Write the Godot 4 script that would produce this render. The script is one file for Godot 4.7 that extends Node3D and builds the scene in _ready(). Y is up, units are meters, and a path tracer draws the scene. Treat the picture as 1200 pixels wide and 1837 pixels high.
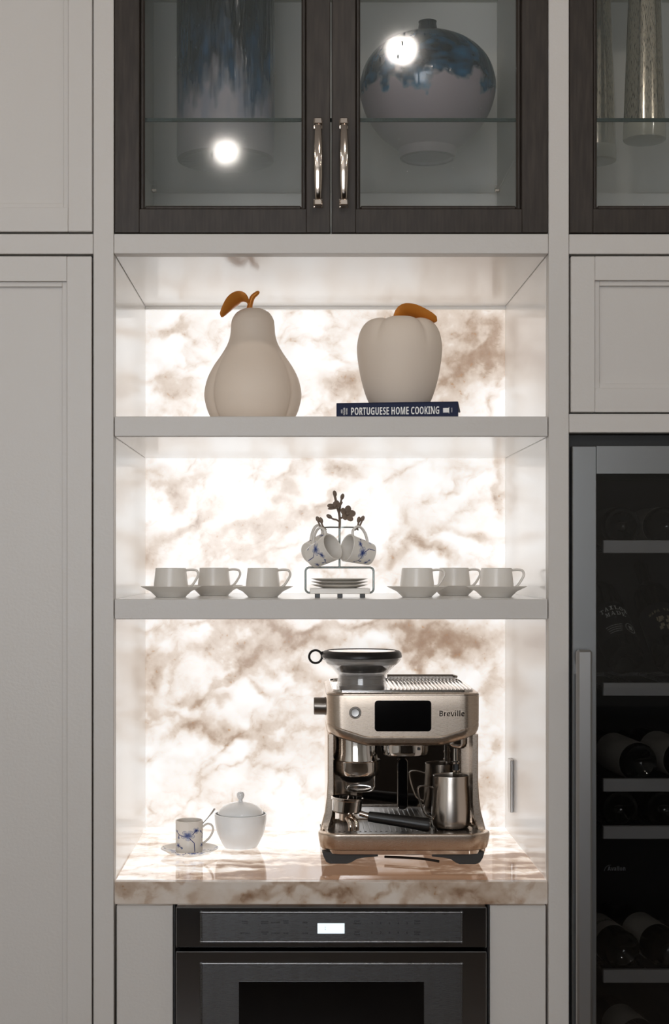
extends Node3D

# Camera geometry: face of the joinery lies at z = 0, the camera stands DIST in front of it
const DIST := 2.9
const FOCAL := 2694.0
const VPX := 533.0
const VPY := 1010.0
const EYE := 1.53

class MB:
	# collects triangles; build() gives one mesh with crease-angle normals
	var v := PackedVector3Array()
	var t := PackedVector2Array()
	func tri(a: Vector3, b: Vector3, c: Vector3, ua := Vector2.ZERO, ub := Vector2.ZERO, uc := Vector2.ZERO) -> void:
		v.append(a); v.append(b); v.append(c)
		t.append(ua); t.append(ub); t.append(uc)
	func quad(a: Vector3, b: Vector3, c: Vector3, d: Vector3, ua := Vector2(0, 0), ub := Vector2(1, 0), uc := Vector2(1, 1), ud := Vector2(0, 1)) -> void:
		tri(a, b, c, ua, ub, uc)
		tri(a, c, d, ua, uc, ud)
	func orient(from: int) -> void:
		# Godot's front faces run clockwise: the signed volume of a closed shape must be negative
		var vol := 0.0
		var o := v[from] if from < v.size() else Vector3.ZERO
		for i in range(from, v.size(), 3):
			vol += (v[i] - o).dot((v[i + 1] - o).cross(v[i + 2] - o))
		if vol > 0.0:
			for i in range(from, v.size(), 3):
				var x := v[i + 1]; v[i + 1] = v[i + 2]; v[i + 2] = x
				var y := t[i + 1]; t[i + 1] = t[i + 2]; t[i + 2] = y
	func xf(from: int, m: Transform3D) -> void:
		for i in range(from, v.size()):
			v[i] = m * v[i]
	func box(c: Vector3, s: Vector3, b := 0.0012) -> void:
		# a box with chamfered edges
		var from := v.size()
		var h := s * 0.5
		b = minf(b, minf(h.x, minf(h.y, h.z)) * 0.9)
		var q := h - Vector3(b, b, b)
		for ax in 3:
			var u := (ax + 1) % 3
			var w := (ax + 2) % 3
			for sg in [-1.0, 1.0]:
				var p := []
				for k in [[-1, -1], [1, -1], [1, 1], [-1, 1]]:
					var e := Vector3.ZERO
					e[ax] = sg * h[ax]; e[u] = k[0] * q[u]; e[w] = k[1] * q[w]
					p.append(e)
				face(p, ax, sg)
			# edges along axis ax
			for su in [-1.0, 1.0]:
				for sw in [-1.0, 1.0]:
					var p := []
					for k in [[-1, 0], [1, 0], [1, 1], [-1, 1]]:
						var e := Vector3.ZERO
						e[ax] = k[0] * q[ax]
						e[u] = su * (h[u] if k[1] == 0 else q[u])
						e[w] = sw * (q[w] if k[1] == 0 else h[w])
						p.append(e)
					var n := Vector3.ZERO
					n[u] = su; n[w] = sw
					facen(p, n)
		for sx in [-1.0, 1.0]:
			for sy in [-1.0, 1.0]:
				for sz in [-1.0, 1.0]:
					var p := [Vector3(sx * h.x, sy * q.y, sz * q.z), Vector3(sx * q.x, sy * h.y, sz * q.z), Vector3(sx * q.x, sy * q.y, sz * h.z)]
					if (p[1] - p[0]).cross(p[2] - p[0]).dot(Vector3(sx, sy, sz)) > 0.0:
						p = [p[0], p[2], p[1]]
					tri(p[0], p[1], p[2])
		for i in range(from, v.size()):
			v[i] += c
	func face(p: Array, ax: int, sg: float) -> void:
		var n := Vector3.ZERO
		n[ax] = sg
		facen(p, n)
	func facen(p: Array, n: Vector3) -> void:
		if (p[1] - p[0]).cross(p[2] - p[0]).dot(n) > 0.0:
			quad(p[0], p[3], p[2], p[1], Vector2(0, 0), Vector2(0, 1), Vector2(1, 1), Vector2(1, 0))
		else:
			quad(p[0], p[1], p[2], p[3])
	func span(a: Vector3, b: Vector3, bev := 0.0012) -> void:
		box((a + b) * 0.5, (b - a).abs(), bev)
	func lathe(prof: Array, segs := 48, m := Transform3D.IDENTITY, lobe = null) -> void:
		# prof: Vector2(radius, height); open ends of radius 0 close by themselves
		var from := v.size()
		var n := prof.size()
		var rows := []
		for i in n:
			var row := PackedVector3Array()
			for j in segs + 1:
				var a := TAU * (j % segs) / segs
				var r: float = prof[i].x
				var y: float = prof[i].y
				if lobe != null:
					var w: Vector2 = lobe.call(a, r, y, float(i) / (n - 1))
					r = w.x; y = w.y
				row.append(Vector3(r * sin(a), y, r * cos(a)))
			rows.append(row)
		for i in n - 1:
			for j in segs:
				var u0 := float(j) / segs; var u1 := float(j + 1) / segs
				var v0 := 1.0 - float(i) / (n - 1); var v1 := 1.0 - float(i + 1) / (n - 1)
				quad(rows[i][j], rows[i][j + 1], rows[i + 1][j + 1], rows[i + 1][j], Vector2(u0, v0), Vector2(u1, v0), Vector2(u1, v1), Vector2(u0, v1))
		orient(from)
		xf(from, m)
	func loft(rings: Array, cap := true) -> void:
		# rings: arrays of the same number of points, each a closed outline
		var from := v.size()
		var n: int = rings[0].size()
		for i in rings.size() - 1:
			for j in n:
				var k := (j + 1) % n
				var u0 := float(j) / n; var u1 := float(j + 1) / n
				var v0 := float(i) / (rings.size() - 1); var v1 := float(i + 1) / (rings.size() - 1)
				quad(rings[i][j], rings[i][k], rings[i + 1][k], rings[i + 1][j], Vector2(u0, v0), Vector2(u1, v0), Vector2(u1, v1), Vector2(u0, v1))
		if cap:
			for e in [0, rings.size() - 1]:
				var c := Vector3.ZERO
				for p in rings[e]:
					c += p
				c /= n
				for j in n:
					var k := (j + 1) % n
					if e == 0:
						tri(c, rings[e][k], rings[e][j])
					else:
						tri(c, rings[e][j], rings[e][k])
		orient(from)
	func tube(pts: Array, rad, segs := 10, closed := false, flat := 1.0, up := Vector3(0.13, 0.21, 0.97)) -> void:
		# a swept round (or oval) bar; rad is one radius or one per point
		var n := pts.size()
		var rings := []
		var prev := up
		for i in n:
			var d: Vector3
			if closed:
				d = (pts[(i + 1) % n] - pts[(i - 1 + n) % n]).normalized()
			else:
				d = (pts[mini(i + 1, n - 1)] - pts[maxi(i - 1, 0)]).normalized()
			var x := (prev - d * prev.dot(d)).normalized()
			if x.length() < 0.5:
				x = d.cross(Vector3(0.3, 0.5, 0.8)).normalized()
			prev = x
			var y := d.cross(x)
			var r: float = rad[i] if rad is Array else rad
			var ring := []
			for j in segs:
				var a := TAU * j / segs
				ring.append(pts[i] + x * cos(a) * r + y * sin(a) * r * flat)
			rings.append(ring)
		if closed:
			rings.append(rings[0])
		loft(rings, not closed)
	func prism(poly: PackedVector2Array, depth: float, m := Transform3D.IDENTITY) -> void:
		# an outline in the XY plane pushed along z from 0 to -depth
		var from := v.size()
		var idx := Geometry2D.triangulate_polygon(poly)
		for i in range(0, idx.size(), 3):
			var a := poly[idx[i]]; var b := poly[idx[i + 1]]; var c := poly[idx[i + 2]]
			if (b - a).cross(c - a) > 0.0:
				var s := b; b = c; c = s
			tri(Vector3(a.x, a.y, 0), Vector3(b.x, b.y, 0), Vector3(c.x, c.y, 0), a, b, c)
			tri(Vector3(a.x, a.y, -depth), Vector3(c.x, c.y, -depth), Vector3(b.x, b.y, -depth), a, c, b)
		var ccw := not Geometry2D.is_polygon_clockwise(poly)
		for i in poly.size():
			var a := poly[i]
			var b := poly[(i + 1) % poly.size()]
			if not ccw:
				var s := a; a = b; b = s
			quad(Vector3(a.x, a.y, 0), Vector3(a.x, a.y, -depth), Vector3(b.x, b.y, -depth), Vector3(b.x, b.y, 0))
		orient(from)
		xf(from, m)
	func ball(c: Vector3, r: Vector3, m := Basis.IDENTITY, segs := 14) -> void:
		var pr := []
		for i in segs / 2 + 1:
			var a := PI * i / (segs / 2)
			pr.append(Vector2(sin(a), cos(a)))
		lathe(pr, segs, Transform3D(m * Basis.from_scale(r), c))
	func text(words: String, font: Font, height: float, width: float, where: Callable, depth := 0.0006) -> void:
		# raised lettering, fitted to width x height (0 keeps the font's own proportion); where(x, y, z) puts each corner in its place
		var tm := TextMesh.new()
		tm.text = words; tm.font = font; tm.font_size = 48; tm.pixel_size = 0.01; tm.depth = 0.01; tm.curve_step = 2.0
		var ar := tm.get_mesh_arrays()
		if ar.is_empty():
			return
		var vs: PackedVector3Array = ar[Mesh.ARRAY_VERTEX]
		var lo := vs[0]; var hi := vs[0]
		for p in vs:
			lo = lo.min(p); hi = hi.max(p)
		var sy := height / (hi.y - lo.y)
		var sx := width / (hi.x - lo.x) if width > 0.0 else sy
		var ids = ar[Mesh.ARRAY_INDEX]
		var list := PackedInt32Array(range(vs.size())) if ids == null or ids.is_empty() else PackedInt32Array(ids)
		for i in list:
			var p := vs[i]
			v.append(where.call((p.x - (lo.x + hi.x) / 2.0) * sx, (p.y - (lo.y + hi.y) / 2.0) * sy, (p.z - lo.z) / maxf(hi.z - lo.z, 1e-6) * depth))
			t.append(Vector2.ZERO)
	func build(crease := 38.0) -> ArrayMesh:
		var n := v.size()
		var fn := PackedVector3Array()
		fn.resize(n / 3)
		var keys := {}
		for f in n / 3:
			fn[f] = (v[f * 3 + 2] - v[f * 3]).cross(v[f * 3 + 1] - v[f * 3])
			for k in 3:
				var key := Vector3i((v[f * 3 + k] * 20000.0).round())
				if keys.has(key):
					keys[key].append(f)
				else:
					keys[key] = PackedInt32Array([f])
		var lim := cos(deg_to_rad(crease))
		var un := PackedVector3Array()
		un.resize(fn.size())
		for f in fn.size():
			un[f] = fn[f].normalized()
		var nm := PackedVector3Array()
		nm.resize(n)
		for f in n / 3:
			for k in 3:
				var s := Vector3.ZERO
				for g in keys[Vector3i((v[f * 3 + k] * 20000.0).round())]:
					if un[g].dot(un[f]) > lim:
						s += fn[g]
				nm[f * 3 + k] = s.normalized() if s.length_squared() > 1e-24 else Vector3.UP
		var ar := []
		ar.resize(Mesh.ARRAY_MAX)
		ar[Mesh.ARRAY_VERTEX] = v
		ar[Mesh.ARRAY_NORMAL] = nm
		ar[Mesh.ARRAY_TEX_UV] = t
		var am := ArrayMesh.new()
		am.add_surface_from_arrays(Mesh.PRIMITIVE_TRIANGLES, ar)
		return am

# ------------------------------------------------------------------ helpers
var M := {}
var used := {}
var sans: SystemFont
var serif: SystemFont
var mono: SystemFont

func X(px: float, z := 0.0) -> float: return (px - VPX) * (DIST - z) / FOCAL
func Y(py: float, z := 0.0) -> float: return EYE + (VPY - py) * (DIST - z) / FOCAL
func P(px: float, py: float, z := 0.0) -> Vector3: return Vector3(X(px, z), Y(py, z), z)
func S(n: float, z := 0.0) -> float: return n * (DIST - z) / FOCAL

func numbered(called: String) -> String:
	var n: int = used.get(called, 0)
	used[called] = n + 1
	return called if n == 0 else "%s_%03d" % [called, n]

func tag(o: Node3D, label: String, category := "", group := "", kind := "") -> void:
	if label: o.set_meta("label", label)
	if category: o.set_meta("category", category)
	if group: o.set_meta("group", group)
	if kind: o.set_meta("kind", kind)

func thing(called: String, label: String, category: String, at := Vector3.ZERO, group := "") -> Node3D:
	var o := Node3D.new()
	o.name = numbered(called)
	add_child(o)
	o.position = at
	tag(o, label, category, group)
	return o

func part(called: String, mb: MB, m: Material, parent: Node3D, label := "", crease := 38.0) -> MeshInstance3D:
	# mb is given in the parent's own axes
	var o := MeshInstance3D.new()
	o.name = called
	o.mesh = mb.build(crease)
	o.material_override = m
	parent.add_child(o, true)
	if label: o.set_meta("label", label)
	return o

func struct(called: String, mb: MB, m: Material, label := "", category := "") -> MeshInstance3D:
	var o := part(called, mb, m, self)
	o.set_meta("kind", "structure")
	tag(o, label, category)
	return o

func solo(called: String, mb: MB, m: Material, label: String, category: String, group := "", crease := 38.0) -> MeshInstance3D:
	var o := MeshInstance3D.new()
	o.name = numbered(called)
	o.mesh = mb.build(crease)
	o.material_override = m
	add_child(o)
	tag(o, label, category, group)
	return o

func dup(root: Node3D, base: String, label: String, at: Vector3, turn := 0.0) -> Node3D:
	var r: Node3D = root.duplicate()
	r.name = numbered(base)
	add_child(r)
	r.position = at
	r.rotation.y = turn
	r.set_meta("label", label)
	return r

func mat(called: String, c: Color, rough := 0.5, metal := 0.0, spec := 0.5) -> StandardMaterial3D:
	var m := StandardMaterial3D.new()
	m.resource_name = called
	m.albedo_color = c
	m.roughness = rough
	m.metallic = metal
	m.metallic_specular = spec
	M[called] = m
	return m

func rgb(r: float, g: float, b: float) -> Color: return Color(r / 255.0, g / 255.0, b / 255.0)

func noise_tex(freq: float, size := 256, octaves := 4, normal := 0.0, lo := Color.BLACK, hi := Color.WHITE, sd := 7) -> NoiseTexture2D:
	var n := FastNoiseLite.new()
	n.seed = sd
	n.noise_type = FastNoiseLite.TYPE_SIMPLEX_SMOOTH
	n.frequency = freq
	n.fractal_octaves = octaves
	var tx := NoiseTexture2D.new()
	tx.width = size; tx.height = size; tx.seamless = true; tx.noise = n
	tx.generate_mipmaps = false
	if normal > 0.0:
		tx.as_normal_map = true
		tx.bump_strength = normal
	else:
		var g := Gradient.new()
		g.set_color(0, lo); g.set_color(1, hi)
		tx.color_ramp = g
	return tx

func rrect(hw: float, zf: float, zb: float, rf: float, rb: float, y: float, xc := 0.0, n := 8, lift = null) -> Array:
	# a closed outline at height y: a rectangle with rounded corners, front corners of radius rf, rear ones rb
	var pts := []
	var cs := [[hw - rf, zf - rf, rf, 90.0], [-hw + rf, zf - rf, rf, 180.0], [-hw + rb, zb + rb, rb, 270.0], [hw - rb, zb + rb, rb, 0.0]]
	for ci in 4:
		var c: Array = cs[ci]
		for k in n + 1:
			# angle measured in the x, z plane, running right front -> left front -> left rear -> right rear
			var a0: float = [0.0, 90.0, 180.0, 270.0][ci]
			var a := deg_to_rad(a0 + 90.0 * k / n)
			pts.append(Vector3(xc + c[0] + c[2] * cos(a), y, c[1] + c[2] * sin(a)))
		if ci == 0:
			for k in range(1, 24):
				pts.append(Vector3(xc + lerpf(hw - rf, -hw + rf, k / 24.0), y, zf))
	if lift != null:
		for i in pts.size():
			pts[i].y += lift.call(pts[i])
	return pts

func arc(c: Vector3, r: float, a0: float, a1: float, n: int, ex := Vector3.RIGHT, ey := Vector3.UP) -> Array:
	var out := []
	for i in n + 1:
		var a := deg_to_rad(lerpf(a0, a1, float(i) / n))
		out.append(c + ex * cos(a) * r + ey * sin(a) * r)
	return out

func curve(pts: Array, n := 6) -> Array:
	# Catmull-Rom through the points
	var out := []
	for i in pts.size() - 1:
		var a: Vector3 = pts[maxi(i - 1, 0)]; var b: Vector3 = pts[i]; var c: Vector3 = pts[i + 1]; var d: Vector3 = pts[mini(i + 2, pts.size() - 1)]
		for k in n:
			out.append(b.cubic_interpolate(c, a, d, float(k) / n))
	out.append(pts[-1])
	return out

func curve2(pts: Array, n := 6) -> Array:
	var out := []
	for i in pts.size() - 1:
		var a: Vector2 = pts[maxi(i - 1, 0)]; var b: Vector2 = pts[i]; var c: Vector2 = pts[i + 1]; var d: Vector2 = pts[mini(i + 2, pts.size() - 1)]
		for k in n:
			out.append(b.cubic_interpolate(c, a, d, float(k) / n))
	out.append(pts[-1])
	return out

# ------------------------------------------------------------------ the scene
func _ready() -> void:
	# camera: level, the lens shifted as an architectural photographer's
	var cam := Camera3D.new()
	cam.name = "camera"
	cam.projection = Camera3D.PROJECTION_FRUSTUM
	cam.near = 0.05
	cam.far = 60.0
	cam.size = 0.05 * 1837.0 / FOCAL
	cam.frustum_offset = Vector2((600.0 - VPX) / FOCAL * 0.05, (VPY - 918.5) / FOCAL * 0.05)
	cam.position = Vector3(0, EYE, DIST)
	add_child(cam)
	cam.current = true
	# environment: daylight outside the window
	var env := Environment.new()
	env.background_mode = Environment.BG_COLOR
	env.background_color = Color(0.78, 0.88, 1.0)
	env.background_energy_multiplier = 3.0
	env.tonemap_mode = Environment.TONE_MAPPER_LINEAR
	env.tonemap_exposure = 1.0
	env.sdfgi_enabled = true
	env.ssao_enabled = true
	env.ssil_enabled = true
	var we := WorldEnvironment.new()
	we.name = "environment"
	we.environment = env
	add_child(we)
	# daylight through the window, as large as the opening
	var sun := AreaLight3D.new()
	sun.name = "window_daylight"
	sun.area_size = Vector2(2.3, 1.5)
	sun.area_normalize_energy = false
	sun.light_energy = 1.75
	sun.light_color = Color(1.0, 0.985, 0.965)
	sun.shadow_enabled = true
	sun.position = Vector3(-0.75, 1.85, 5.14)
	add_child(sun)

	sans = SystemFont.new(); sans.font_names = PackedStringArray(["Droid Sans"]); sans.font_weight = 700
	serif = SystemFont.new(); serif.font_names = PackedStringArray(["Droid Serif"]); serif.font_weight = 700
	mono = SystemFont.new(); mono.font_names = PackedStringArray(["Droid Sans Mono"])
	make_materials()
	room()
	joinery()
	niche()
	glass_cabinets()
	microwave()
	fridge()
	vases()
	shelf_one()
	shelf_two()
	cup_stand()
	counter_things()
	coffee_machine()

func make_materials() -> void:
	var p := mat("greige_paint", rgb(200, 194, 188), 0.42)
	p.normal_enabled = true; p.normal_texture = noise_tex(0.05, 256, 3, 1.2)
	p.normal_scale = 0.25; p.uv1_triplanar = true; p.uv1_world_triplanar = true; p.uv1_scale = Vector3(9, 9, 9)
	mat("lacquer", rgb(238, 236, 233), 0.16)
	mat("interior", rgb(196, 194, 186), 0.5)
	var w := mat("dark_wood", rgb(66, 58, 52), 0.42, 0.0, 0.35)
	w.albedo_texture = noise_tex(0.02, 256, 4, 0.0, Color(0.72, 0.72, 0.72), Color(1, 1, 1), 3)
	w.uv1_triplanar = true; w.uv1_world_triplanar = true; w.uv1_scale = Vector3(14, 1.6, 14)
	mat("black", rgb(10, 10, 10), 0.5)
	mat("black_gloss", rgb(6, 6, 7), 0.08)
	mat("black_plastic", rgb(20, 19, 19), 0.38)
	mat("rubber", rgb(38, 37, 36), 0.55)
	mat("wall_paint", rgb(214, 211, 205), 0.8)
	mat("ceiling_paint", rgb(232, 230, 226), 0.85)
	var f := mat("oak_floor", rgb(128, 112, 97), 0.5)
	f.albedo_texture = noise_tex(0.02, 256, 4, 0.0, Color(0.6, 0.6, 0.6), Color(1, 1, 1), 5)
	f.uv1_triplanar = true; f.uv1_world_triplanar = true; f.uv1_scale = Vector3(5, 1, 0.6)
	var g := mat("pane", Color(1, 1, 1, 0.03), 0.03)
	g.transparency = BaseMaterial3D.TRANSPARENCY_ALPHA
	var sg := mat("seeded_pane", Color(0.95, 1.0, 0.97, 0.02), 0.07, 0.0, 0.27)
	sg.transparency = BaseMaterial3D.TRANSPARENCY_ALPHA
	sg.normal_enabled = true; sg.normal_texture = seed_bubbles()
	sg.normal_scale = 1.0; sg.uv1_triplanar = true; sg.uv1_world_triplanar = true; sg.uv1_scale = Vector3(2.3, 2.3, 2.3)
	var sh := mat("shelf_glass", Color(0.25, 0.42, 0.36, 0.07), 0.04)
	sh.transparency = BaseMaterial3D.TRANSPARENCY_ALPHA
	mat("glass_edge", rgb(10, 30, 25), 0.4, 0.0, 0.3)
	var tint := mat("fridge_glass", Color(0.02, 0.022, 0.024, 0.36), 0.03)
	tint.transparency = BaseMaterial3D.TRANSPARENCY_ALPHA
	mat("chrome", rgb(222, 218, 214), 0.07, 1.0)
	mat("nickel", rgb(205, 192, 180), 0.12, 1.0)
	var st := mat("stainless", rgb(182, 180, 178), 0.34, 1.0)
	brushed(st, Vector3(2, 90, 2))
	var fs := mat("fridge_steel", rgb(146, 147, 147), 0.34, 1.0)
	brushed(fs, Vector3(2, 90, 2))
	var bs := mat("black_stainless", rgb(130, 130, 131), 0.3, 1.0)
	brushed(bs, Vector3(2, 90, 2))
	bs.normal_enabled = false
	mat("black_stainless_bright", rgb(146, 147, 150), 0.14, 1.0)
	var ch := mat("champagne", rgb(198, 183, 168), 0.3, 1.0)
	brushed(ch, Vector3(3, 120, 3))
	var jug := mat("brushed_steel", rgb(222, 213, 204), 0.26, 1.0)
	brushed(jug, Vector3(3, 160, 3))
	mat("porcelain", rgb(226, 220, 212), 0.28)
	mat("white_porcelain", rgb(238, 240, 241), 0.12)
	mat("matte_ceramic", rgb(222, 206, 190), 0.6)
	var lf := mat("bronze_leaf", rgb(196, 122, 40), 0.42, 0.35)
	lf.normal_enabled = true; lf.normal_texture = noise_tex(0.06, 256, 3, 3.0); lf.normal_scale = 0.5
	lf.uv1_triplanar = true; lf.uv1_scale = Vector3(30, 30, 30)
	var br := mat("twig", rgb(126, 108, 94), 0.7)
	br.normal_enabled = true; br.normal_texture = noise_tex(0.08, 256, 3, 4.0); br.uv1_triplanar = true; br.uv1_scale = Vector3(40, 40, 40)
	var bg := mat("bottle_glass", rgb(14, 17, 15), 0.06)
	bg.clearcoat_enabled = true; bg.clearcoat = 0.6; bg.clearcoat_roughness = 0.05
	mat("wine_label", rgb(160, 155, 145), 0.7)
	mat("dark_label", rgb(22, 22, 22), 0.6)
	mat("label_print", rgb(170, 158, 132), 0.6)
	mat("faint_print", rgb(33, 34, 36), 0.4)
	var rc := mat("ribbed_clear", Color(0.66, 0.65, 0.64, 0.4), 0.12)
	rc.transparency = BaseMaterial3D.TRANSPARENCY_ALPHA
	mat("dark_wire", rgb(120, 126, 122), 0.2, 1.0)
	mat("dark_mirror", rgb(178, 175, 172), 0.05, 1.0)
	mat("rack_steel", rgb(205, 203, 200), 0.4, 0.6)
	mat("white_letter", rgb(232, 230, 226), 0.5)

func seed_bubbles() -> ImageTexture:
	# seeded glass: flat, with scattered drawn-out bubbles
	var im := Image.create_empty(512, 512, false, Image.FORMAT_RGB8)
	im.fill(Color(0.5, 0.5, 1.0))
	var rng := RandomNumberGenerator.new()
	rng.seed = 8
	for i in 150:
		var cx := rng.randi_range(6, 505)
		var cy := rng.randi_range(12, 499)
		var ry := rng.randf_range(1.5, 7.0)
		for dy in range(-8, 9):
			for dx in range(-2, 3):
				var n := Vector2(dx / 1.6, dy / ry)
				if n.length() < 1.0:
					im.set_pixel(cx + dx, cy + dy, Color(0.5 + n.x * 0.42, 0.5 - n.y * 0.42, 0.8))
	return ImageTexture.create_from_image(im)

func brushed(m: StandardMaterial3D, scale: Vector3) -> void:
	if not M.has("_brush"):
		M["_brush"] = noise_tex(0.08, 256, 3, 0.0, Color(0.86, 0.86, 0.86), Color(1, 1, 1), 11)
		M["_brush_n"] = noise_tex(0.08, 256, 3, 2.0, Color.BLACK, Color.WHITE, 11)
	m.roughness_texture = M["_brush"]
	m.normal_enabled = true
	m.normal_texture = M["_brush_n"]
	m.normal_scale = 0.02
	m.uv1_triplanar = true
	m.uv1_scale = scale

func room() -> void:
	var b := MB.new()
	b.span(Vector3(-3.2, -0.1, -0.9), Vector3(3.4, 0, 5.4)); struct("floor", b, M.oak_floor)
	b = MB.new()
	b.span(Vector3(-3.2, 3.0, -0.9), Vector3(3.4, 3.1, 5.4)); struct("ceiling", b, M.ceiling_paint)
	b = MB.new()
	b.span(Vector3(-3.2, 0, -0.9), Vector3(3.4, 3.0, -0.76)); struct("wall_front", b, M.wall_paint)
	b = MB.new()
	b.span(Vector3(-3.2, 0, -0.76), Vector3(-3.06, 3.0, 5.4)); struct("wall_left", b, M.wall_paint)
	b = MB.new()
	b.span(Vector3(3.26, 0, -0.76), Vector3(3.4, 3.0, 5.4)); struct("wall_right", b, M.wall_paint)
	b = MB.new()   # the wall behind the photographer, with the window's opening
	b.span(Vector3(-3.06, 0, 5.2), Vector3(-1.95, 3.0, 5.4)); b.span(Vector3(0.45, 0, 5.2), Vector3(3.26, 3.0, 5.4))
	b.span(Vector3(-1.95, 0, 5.2), Vector3(0.45, 1.05, 5.4)); b.span(Vector3(-1.95, 2.65, 5.2), Vector3(0.45, 3.0, 5.4))
	struct("wall_back", b, M.wall_paint)
	b = MB.new()
	for x in [-1.95, -0.78, 0.39]:
		b.span(Vector3(x, 1.05, 5.28), Vector3(x + 0.06, 2.65, 5.34))
	for y in [1.05, 2.59]:
		b.span(Vector3(-1.95, y, 5.28), Vector3(0.45, y + 0.06, 5.34))
	var fr := struct("window_1", b, M.ceiling_paint)
	b = MB.new()
	b.span(Vector3(-1.9, 1.1, 5.305), Vector3(0.4, 2.6, 5.311), 0.0)
	part("window_pane", b, M.pane, fr)
	# the dark kitchen island behind the photographer, mirrored in the steel and the glass
	var isl := thing("kitchen_island", "dark stained kitchen island behind the photographer, mirrored in the appliances", "kitchen island", Vector3(0.6, 0, 3.95))
	b = MB.new()
	b.span(Vector3(-2.2, 0.0, -0.42), Vector3(2.2, 0.88, 0.42), 0.003)
	part("body", b, M.dark_wood, isl)
	b = MB.new()
	b.span(Vector3(-2.25, 0.88, -0.47), Vector3(2.25, 0.92, 0.47), 0.003)
	part("stone_top", b, M.black_plastic, isl)
	# recessed downlights, each a trim ring, a glowing lens and its lamp
	var lens := mat("lamp_lens", rgb(255, 246, 232), 0.5)
	lens.emission_enabled = true; lens.emission = rgb(255, 240, 222); lens.emission_energy_multiplier = 34.0
	var spots := [[0.284, 1.31, "recessed ceiling downlight in front of the display niche"], [-0.271, 2.39, "recessed ceiling downlight over the photographer's place, left of centre"],
		[-1.3, 1.31, "recessed ceiling downlight above the left tall cabinets"], [1.75, 1.31, "recessed ceiling downlight above the wine fridge side"],
		[1.75, 2.6, "recessed ceiling downlight at the rear right of the ceiling"], [-1.75, 2.6, "recessed ceiling downlight at the rear left of the ceiling"]]
	for s in spots:
		var t := thing("recessed_light", s[2], "ceiling light", Vector3(s[0], 3.0, s[1]), "recessed ceiling downlights")
		b = MB.new()
		b.lathe([Vector2(0.024, 0.0), Vector2(0.05, 0.0), Vector2(0.05, -0.006), Vector2(0.034, -0.008), Vector2(0.024, -0.004), Vector2(0.024, 0.0)], 32)
		part("trim_ring", b, M.ceiling_paint, t)
		b = MB.new()
		b.lathe([Vector2(0, -0.001), Vector2(0.024, -0.001), Vector2(0.024, -0.004), Vector2(0, -0.004)], 32)
		part("lens", b, lens, t)
		var l := SpotLight3D.new()
		l.name = "lamp"
		l.spot_angle = 88.0; l.spot_range = 9.0; l.spot_attenuation = 2.0; l.spot_angle_attenuation = 0.1
		l.light_energy = 0.21; l.light_size = 0.04; l.light_color = rgb(255, 248, 240); l.shadow_enabled = true
		l.position = Vector3(0, -0.03, 0); l.rotation_degrees = Vector3(-90, 0, 0)
		t.add_child(l)

func panel_door(parent: Node3D, called: String, x0: float, x1: float, y0: float, y1: float, fw: float, label := "") -> void:
	# a shaker door with a stepped inner edge
	var b := MB.new()
	var zf := 0.0
	var zb := -0.022
	b.span(Vector3(x0, y0, zb), Vector3(x0 + fw, y1, zf), 0.0015)
	b.span(Vector3(x1 - fw, y0, zb), Vector3(x1, y1, zf), 0.0015)
	b.span(Vector3(x0 + fw, y0, zb), Vector3(x1 - fw, y0 + fw, zf), 0.0008)
	b.span(Vector3(x0 + fw, y1 - fw, zb), Vector3(x1 - fw, y1, zf), 0.0008)
	var d := part(called, b, M.greige_paint, parent, label)
	var s := 0.0095
	var a := Vector2(x0 + fw, y0 + fw)
	var c := Vector2(x1 - fw, y1 - fw)
	b = MB.new()
	b.span(Vector3(a.x, a.y, zb), Vector3(a.x + s, c.y, -0.006), 0.0008)
	b.span(Vector3(c.x - s, a.y, zb), Vector3(c.x, c.y, -0.006), 0.0008)
	b.span(Vector3(a.x + s, a.y, zb), Vector3(c.x - s, a.y + s, -0.006), 0.0008)
	b.span(Vector3(a.x + s, c.y - s, zb), Vector3(c.x - s, c.y, -0.006), 0.0008)
	part("step_moulding", b, M.greige_paint, d)
	b = MB.new()
	b.span(Vector3(a.x + s, a.y + s, zb + 0.002), Vector3(c.x - s, c.y - s, -0.012), 0.0)
	part("panel", b, M.greige_paint, d)

func carcass(t: Node3D, called: String, x0: float, x1: float, y0: float, y1: float, zf: float, zb: float, m: Material) -> void:
	# an open box: sides, top, bottom and back
	var k := 0.018
	var b := MB.new()
	b.span(Vector3(x0, y0, zb), Vector3(x0 + k, y1, zf), 0.0005)
	b.span(Vector3(x1 - k, y0, zb), Vector3(x1, y1, zf), 0.0005)
	b.span(Vector3(x0 + k, y0, zb), Vector3(x1 - k, y0 + k, zf), 0.0005)
	b.span(Vector3(x0 + k, y1 - k, zb), Vector3(x1 - k, y1, zf), 0.0005)
	b.span(Vector3(x0 + k, y0 + k, zb), Vector3(x1 - k, y1 - k, zb + 0.012), 0.0005)
	part(called, b, m, t)

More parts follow.
